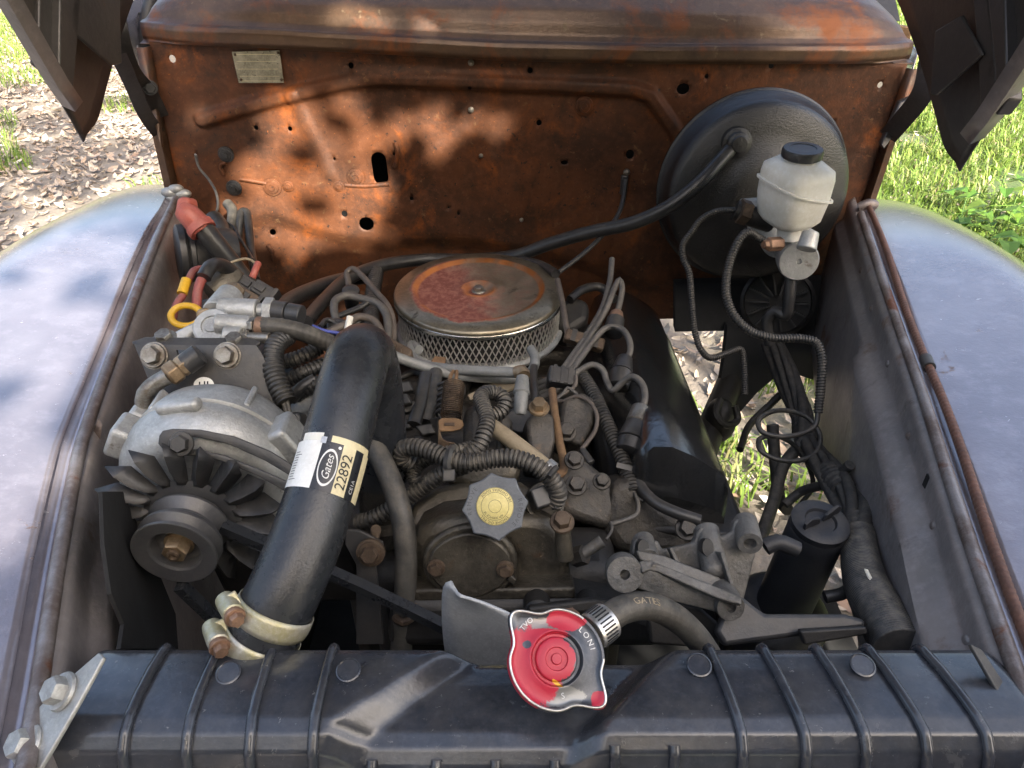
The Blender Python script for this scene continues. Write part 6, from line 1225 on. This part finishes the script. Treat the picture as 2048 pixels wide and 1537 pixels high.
MB().lathe(frame(a_, dd), [(0.0075, 0), (0.0082, 0.006), (0.0095, LL * 0.35), (0.0105, LL * 0.42), (0.0085, LL * 0.46), (0.0078, LL * 0.95), (0.006, LL)], 24).build('valve_stem', 'silverhose', pv_, ang=40)
MB().lathe(frame(W(1040, 842, 0.858), (0, -0.45, 0.9)), [(0.0165, -0.030), (0.0170, -0.012), (0.0165, -0.010), (0.0170, -0.007), (0.0165, 0.0), (0.0150, 0.002), (0.0, 0.002)], 32).build('grommet', 'capblack', pv_, ang=40)
hose('vent_hose', 'slim black hose dropping right of the breather valve', 'hose', [(1068, 735, 0.95), (1068, 775, 0.90), (1072, 820, 0.86), (1070, 850, 0.84)], 0.0052, 'hosedark')
sg_ = thing('throttle_spring', 'brown coil spring in front of the carburettor', 'spring', W(905, 800, 0.86))
a_ = W(908, 768, 0.835); b_ = W(902, 832, 0.815); dd = (b_ - a_); fm_ = frame(a_, dd.normalized()); LL = dd.length
MB().tube([fm_ @ Vector((0.0115 * math.cos(2 * math.pi * 17 * u), 0.0115 * math.sin(2 * math.pi * 17 * u), LL * u)) for u in np.linspace(0, 1, 17 * 12)], 0.00085, 5, step=0.01).build('coil', 'boltrust', sg_, ang=80)
for dx in (-6, 6): MB().tube([W(905 + dx, 770, 0.835), W(907 + dx, 752, 0.84), W(910 + dx * .5, 742, 0.845)], 0.0022, 6).build('hook', 'rustpipe', sg_)
fm2 = frame(W(890, 770, 0.885), W(885, 835, 0.86) - W(890, 770, 0.885)); MB().tube([fm2 @ Vector((0.008 * math.cos(2 * math.pi * 6 * u), 0.008 * math.sin(2 * math.pi * 6 * u), 0.045 * u)) for u in np.linspace(0, 1, 72)], 0.0018, 6, step=0.01).build('coil', 'bsteel', sg_, ang=80)
sb = thing('spring_bracket', 'rusty stamped bracket with a rounded tab below the coil spring', 'bracket', W(895, 870, 0.83))
casting('tab', [(877, 840), (884, 836), (910, 836), (924, 840), (928, 849), (922, 858), (905, 862), (877, 862)], 0.795, (0, -0.5, 0.87), 0.003, 'rustpipe', 0.0008, sb)
casting('leg', [(876, 842), (880, 864), (884, 878), (894, 884), (908, 886), (914, 895), (912, 905), (876, 905)], 0.79, (0, -0.93, 0.36), 0.003, 'boltrust', 0.0006, sb)
MB().box(frame(W(899, 849, 0.793), (0, -0.5, 0.87)), 0.011, 0.0035, 0.0012).build('stamped_mark', 'boltrust', sb)
casting('cable_bracket', [(858, 838), (876, 836), (876, 905), (862, 905), (862, 850)], 0.84, (-0.4, -0.8, 0.4), 0.003, 'dsteel', 0.0006)
for i, (lab, pts, r, m_, c_) in enumerate([
    ('ribbed grey loom arching over the timing cover into the sender plug', [(822, 928, 0.735), (803, 915, 0.73), (808, 898, 0.725), (835, 896, 0.72), (870, 906, 0.715), (905, 922, 0.71), (945, 926, 0.708), (990, 918, 0.706), (1030, 918, 0.704), (1070, 932, 0.70), (1102, 958, 0.70), (1116, 985, 0.703), (1108, 1008, 0.71)], 0.0092, 'loom', (0.0045, 0.2)),
    ('ribbed loom running from the heater hose up to the cable tie', [(715, 1046, 0.74), (745, 1038, 0.735), (775, 1022, 0.735), (810, 1000, 0.735), (850, 972, 0.732), (890, 946, 0.727), (935, 930, 0.722)], 0.0088, 'loom', (0.0045, 0.2)),
    ('small ribbed loom looping behind the big loom junction', [(838, 975, 0.75), (826, 950, 0.75), (838, 928, 0.75), (870, 912, 0.748), (920, 902, 0.75), (950, 895, 0.76)], 0.0078, 'loom', (0.0042, 0.2)),
    ('upright ribbed loom curling over below the vacuum hoses', [(935, 912, 0.745), (955, 898, 0.745), (968, 870, 0.75), (974, 840, 0.765), (966, 812, 0.785), (962, 795, 0.80), (974, 786, 0.81), (995, 788, 0.815), (1008, 802, 0.81), (1002, 822, 0.805), (985, 832, 0.80)], 0.0088, 'loom', (0.0045, 0.2)),
    ('long ribbed loom along the inner side of the valve cover', [(1160, 745, 0.93), (1185, 785, 0.90), (1208, 835, 0.87), (1230, 885, 0.845), (1252, 940, 0.82), (1268, 985, 0.80)], 0.0090, 'loomdark', (0.0046, 0.18))]):
    hose('wire_loom', lab, 'wire loom', pts, r, m_, 18, c_)
tag(MB().tube([W(1098, 955, 0.685) + Vector((0, 0, 0)), W(1105, 945, 0.69), W(1112, 936, 0.70)], 0.003, 6).build('wire_tie', 'loomdark'), 'thin tie on the loom near the sender plug', 'cable tie')
ct_ = thing('cable_tie', 'black cable tie gripping the loom junction', 'cable tie', W(905, 925, 0.70))
P = [W(898, 950, 0.70), W(893, 930, 0.697), W(898, 905, 0.70), W(906, 896, 0.712)]
MB().tube(P, 0.0042, 6).build('strap', 'loomdark', ct_); MB().box(frame(W(898, 952, 0.695), (0, -0.7, 0.7)), 0.012, 0.012, 0.009).build('head', 'loomdark', ct_, bevel=0.0015)
MB().box(frame(W(1248, 935, 0.812), (0.1, -0.6, 0.8), (1, -0.3, 0)), 0.018, 0.006, 0.005).build('tie', 'loomdark', bpy.data.objects['wire_loom.007'] if 'wire_loom.007' in bpy.data.objects else None)
sp_ = thing('sender_plug', 'black wiring plug in the round sender port', 'connector', W(1090, 1000, 0.715))
MB().box(frame(W(1085, 995, 0.712), nn, (0.8, 0.3, 0.1)), 0.024, 0.020, 0.022).build('shell', 'capblack', sp_, bevel=0.002); MB().box(frame(W(1112, 1005, 0.708), nn, (0.8, 0.3, 0.1)), 0.010, 0.012, 0.012).build('latch', 'capblack', sp_, bevel=0.001)
th_ = thing('coolant_hose', 'tan dusty coolant hose with a clamp above the timing cover', 'hose', W(1040, 900, 0.78))
MB().tube([W(978, 850, 0.795), W(1010, 872, 0.785), W(1050, 902, 0.775), (W(1108, 948, 0.765))], 0.0088, 16).build('hose_wall', 'tanhose', th_, ang=80)
MB().lathe(frame(W(1098, 938, 0.766), W(1108, 948, 0.765) - W(1050, 902, 0.775)), [(0.0092, -0.005), (0.0102, -0.0045), (0.0102, 0.0045), (0.0092, 0.005)], 24).build('clamp_band', 'clampbright', th_)
hose('steel_pipe', 'rusty bent steel pipe right of the breather valve', 'pipe', [(1104, 780, 0.87), (1110, 830, 0.845), (1120, 890, 0.815), (1128, 930, 0.795), (1124, 946, 0.785), (1105, 950, 0.772)], 0.0048, 'rustpipe', 12)
hose('steel_pipe', 'lean tan pipe behind the upright ribbed loom', 'pipe', [(1002, 880, 0.80), (1005, 905, 0.79), (998, 930, 0.78)], 0.006, 'timing')
# dark linkage clutter left of the spring
for i, (lab, pts, r, m_) in enumerate([('dark sleeved cable slanting left of the coil spring', [(852, 752, 0.90), (842, 800, 0.87), (828, 850, 0.85)], 0.0085, 'hosedark'), ('thicker ribbed cable slanting beside the coil spring', [(872, 745, 0.91), (866, 790, 0.88), (852, 845, 0.86)], 0.0085, 'loomdark'), ('thin control rod near the radiator hose elbow', [(790, 760, 0.93), (830, 745, 0.94), (850, 755, 0.93)], 0.005, 'dsteel')]):
    hose('control_cable', lab, 'cable', pts, r, m_)
for i in range(7):
    px, py = [(805, 775), (815, 815), (800, 850), (845, 880), (822, 890), (800, 800), (850, 860)][i]; casting('linkage_plate', [(px - 20, py - 8), (px + 14, py - 14), (px + 22, py + 6), (px - 6, py + 12)], 0.86 - 0.004 * i, (0.2 * math.sin(i * 2.1), -0.6, 0.75), 0.012, 'dsteel', 0.002)
# ------------------------------------------------------------------ right bank ignition wires
sep = [('wire_separator', 'wide dark wire separator beside the air cleaner', W(1168, 682, 0.985), 0.055, 0.018, 0.014, (1, -0.25, -0.12)), ('wire_separator', 'chunky black wire separator near the breather valve', W(1122, 758, 0.915), 0.034, 0.024, 0.024, (0.6, 0.2, -0.5))]
for nm, lab, p, a, b, c, xd in sep:
    s_ = thing(nm, lab, 'wire separator', p); m = frame(p, (0.1, -0.5, 0.85), xd); MB().box(m, a, b, c).build('block', 'bsteel' if c > 0.02 else 'boltrust', s_, bevel=0.003)
    for k_ in range(3): MB().box(m @ Matrix.Translation(((k_ - 1) * a * 0.28, 0, c / 2)), a * 0.12, b * 1.02, 0.002).build('groove', 'bsteel', s_)
for i, (lab, pts) in enumerate([
    ('ignition wire standing highest beside the air cleaner', [(1010, 798, 0.95), (1060, 775, 0.935), (1112, 752, 0.925), (1145, 712, 0.955), (1175, 668, 0.99), (1205, 615, 1.02), (1220, 560, 1.05), (1224, 518, 1.07)]),
    ('ignition wire hooking over to the rearmost plug boot', [(1005, 810, 0.95), (1060, 786, 0.935), (1118, 758, 0.922), (1152, 715, 0.95), (1184, 668, 0.985), (1212, 620, 1.01), (1230, 575, 1.03), (1239, 560, 1.035), (1244, 575, 1.03), (1240, 605, 1.02), (1232, 632, 1.01)]),
    ('ignition wire curving down to the middle plug boot', [(1002, 822, 0.95), (1062, 796, 0.935), (1122, 766, 0.92), (1160, 718, 0.945), (1190, 678, 0.975), (1215, 655, 0.985), (1242, 658, 0.98), (1258, 680, 0.96), (1260, 705, 0.945), (1250, 725, 0.94)]),
    ('ignition wire kinked like an M to the front plug boot', [(1004, 834, 0.945), (1064, 806, 0.93), (1126, 772, 0.915), (1155, 745, 0.92), (1185, 730, 0.92), (1205, 740, 0.915), (1214, 765, 0.91), (1226, 782, 0.90), (1245, 765, 0.895), (1266, 754, 0.885), (1284, 768, 0.875), (1290, 795, 0.865), (1284, 822, 0.86)])]):
    hose('ignition_wire', lab, 'wire', pts, 0.0042, 'greywire', 12)
def boot(name, lab, a, b, parts):
    a, b = W(*a), W(*b); d = (b - a).normalized(); t = thing(name, lab, 'plug boot', b)
    for nm, m_, s0_, s1_, r0_, r1_ in parts:
        L = (b - a).length; MB().lathe(frame(a + d * (L * s0_), d), [(r0_ * 0.9, 0), (r0_, 0.0012), (r1_, L * (s1_ - s0_) - 0.001), (r1_ * 0.9, L * (s1_ - s0_))], 22).build(nm, m_, t)
boot('plug_boot', 'front plug boot with bright metal sleeve by the valve cover', (1282, 815, 0.862), (1255, 905, 0.83), [('sleeve', 'bolt', 0.0, 0.36, 0.0105, 0.0125), ('boot_body', 'hosedark', 0.36, 0.75, 0.0125, 0.0165), ('nut', 'hosedark', 0.75, 1.0, 0.0155, 0.0145)])
boot('plug_boot', 'middle plug boot by the valve cover', (1250, 716, 0.94), (1236, 775, 0.915), [('sleeve', 'hosedark', 0.0, 0.5, 0.0100, 0.0140), ('boot_body', 'hosedark', 0.5, 1.0, 0.0145, 0.0130)])
boot('plug_boot', 'rearmost plug boot with a rusty collar', (1234, 625, 1.01), (1226, 668, 0.99), [('collar', 'copper', 0.0, 0.3, 0.0085, 0.0105), ('boot_body', 'hosedark', 0.3, 1.0, 0.0120, 0.0135)])
for i, (lab, pts, r, m_) in enumerate([
    ('pale thin wire swinging from the chunky separator to a bullet connector', [(1152, 752, 0.905), (1150, 772, 0.90), (1132, 785, 0.895), (1112, 800, 0.89), (1125, 803, 0.885), (1155, 793, 0.88), (1180, 805, 0.87), (1194, 832, 0.86), (1190, 862, 0.85), (1172, 888, 0.835), (1162, 900, 0.83)], 0.0026, 'tanwire'),
    ('grey thin wire doubled back under the chunky separator', [(1155, 790, 0.89), (1135, 776, 0.895), (1128, 786, 0.893), (1110, 801, 0.89)], 0.0022, 'greywire'),
    ('thin wire leaving the long loom end towards the head', [(1268, 985, 0.80), (1276, 1005, 0.79), (1274, 1028, 0.78), (1245, 1042, 0.77), (1218, 1050, 0.765)], 0.0024, 'greywire'),
    ('thin wire looping back beside the long loom end', [(1268, 990, 0.80), (1285, 1002, 0.795), (1302, 990, 0.80), (1298, 965, 0.81), (1275, 930, 0.825), (1255, 890, 0.84)], 0.0026, 'hosedark'),
    ('wire with a dangling tip below the water outlet', [(1222, 1045, 0.765), (1224, 1060, 0.755), (1212, 1080, 0.74)], 0.0016, 'greywire')]):
    hose('thin_wire', lab, 'wire', pts, r, m_, 8)
tag(MB().cyl(W(1163, 900, 0.83), W(1182, 928, 0.82), 0.0045, 0.0055, 14).build('bullet_connector', 'hosedark', None, bevel=0.001), 'dark bullet connector at the end of the pale wire', 'connector')
ds = thing('temperature_sender', 'dusty sender plug with a spade tip right of the timing cover', 'sensor', W(1180, 1105, 0.72))
MB().cyl(W(1160, 1112, 0.72), W(1205, 1082, 0.72), 0.0055, 0.0065, 12).build('stem', 'bracket', ds, bevel=0.001); MB().lathe(frame(W(1160, 1112, 0.72), (-0.6, 0.2, -0.5)), [(0.010, -0.006), (0.010, 0.008), (0.008, 0.01)], 6).build('nut', 'iron', ds)
hose('dipstick_tube', 'dark tube lying along the front foot of the valve cover', 'tube', [(1272, 935, 0.83), (1282, 975, 0.80), (1310, 1005, 0.785), (1350, 1025, 0.775), (1400, 1042, 0.77)], 0.0065, 'hosedark')
hose('thin_cable', 'thin dark control cable from a firewall clip to the carburettor', 'cable', [(1250, 362, 1.20), (1247, 395, 1.19), (1236, 430, 1.175), (1210, 465, 1.155), (1170, 505, 1.13), (1118, 545, 1.11)], 0.0038, 'hosedark')
fc = thing('cable_clip', 'small metal clip hanging on the firewall above the control cable', 'clip', WY(1250, 360, 1.24))
MB().box(frame(WY(1248, 370, 1.235), (0, -1, 0)), 0.012, 0.034, 0.008).build('body', 'bsteel', fc, bevel=0.002); MB().ball(WY(1253, 345, 1.235), 0.006, 8).build('screw', 'bolt', fc)
hose('choke_cable', 'dark cable running down right behind the air cleaner', 'cable', [(1115, 560, 1.08), (1124, 600, 1.05), (1132, 650, 1.02), (1140, 690, 0.99)], 0.0042, 'tanwire')
for i, (pts, lab) in enumerate([([(1040, 520, 1.2), (1080, 530, 1.17), (1112, 548, 1.12)], 'dark wire tucked behind the air cleaner rim'), ([(1140, 600, 1.12), (1165, 580, 1.14), (1200, 575, 1.16), (1230, 600, 1.14)], 'dark hose arc in the shadow right of the air cleaner')]):
    hose('rear_pipe', lab, 'pipe', pts, 0.007, 'hosedark')
casting('distributor', [(1090, 610), (1150, 590), (1180, 600), (1178, 640), (1140, 665), (1100, 650)], 1.12, (0, -0.5, 0.86), 0.06, 'dsteel', 0.012)

# ------------------------------------------------------------------ repeats share a group
GROUPS = {'ignition_wire': 'ignition wires of the right cylinder bank', 'plug_boot': 'spark plug boots', 'wire_loom': 'ribbed wire looms', 'plug_wire': 'plug wires left of the air cleaner', 'thin_wire': 'loose thin wires', 'brake_line': 'brake lines',
          'heater_hose': 'heater hoses', 'vacuum_hose': 'vacuum hoses', 'wire_branch': 'branches of the wiring harness', 'connector': 'plug connectors in the rear left corner', 'drive_belt': 'drive belt strands', 'steel_pipe': 'steel pipes above the timing cover',
          'control_cable': 'control cables beside the coil spring', 'rear_pipe': 'dark pipes behind the air cleaner', 'wire_separator': 'ignition wire separators', 'red_wire': 'red wires by the left fender'}
for ob in scene.objects:
    st = ob.name.split('.')[0]
    if ob.parent is None and st in GROUPS and 'group' not in ob: ob['group'] = GROUPS[st]
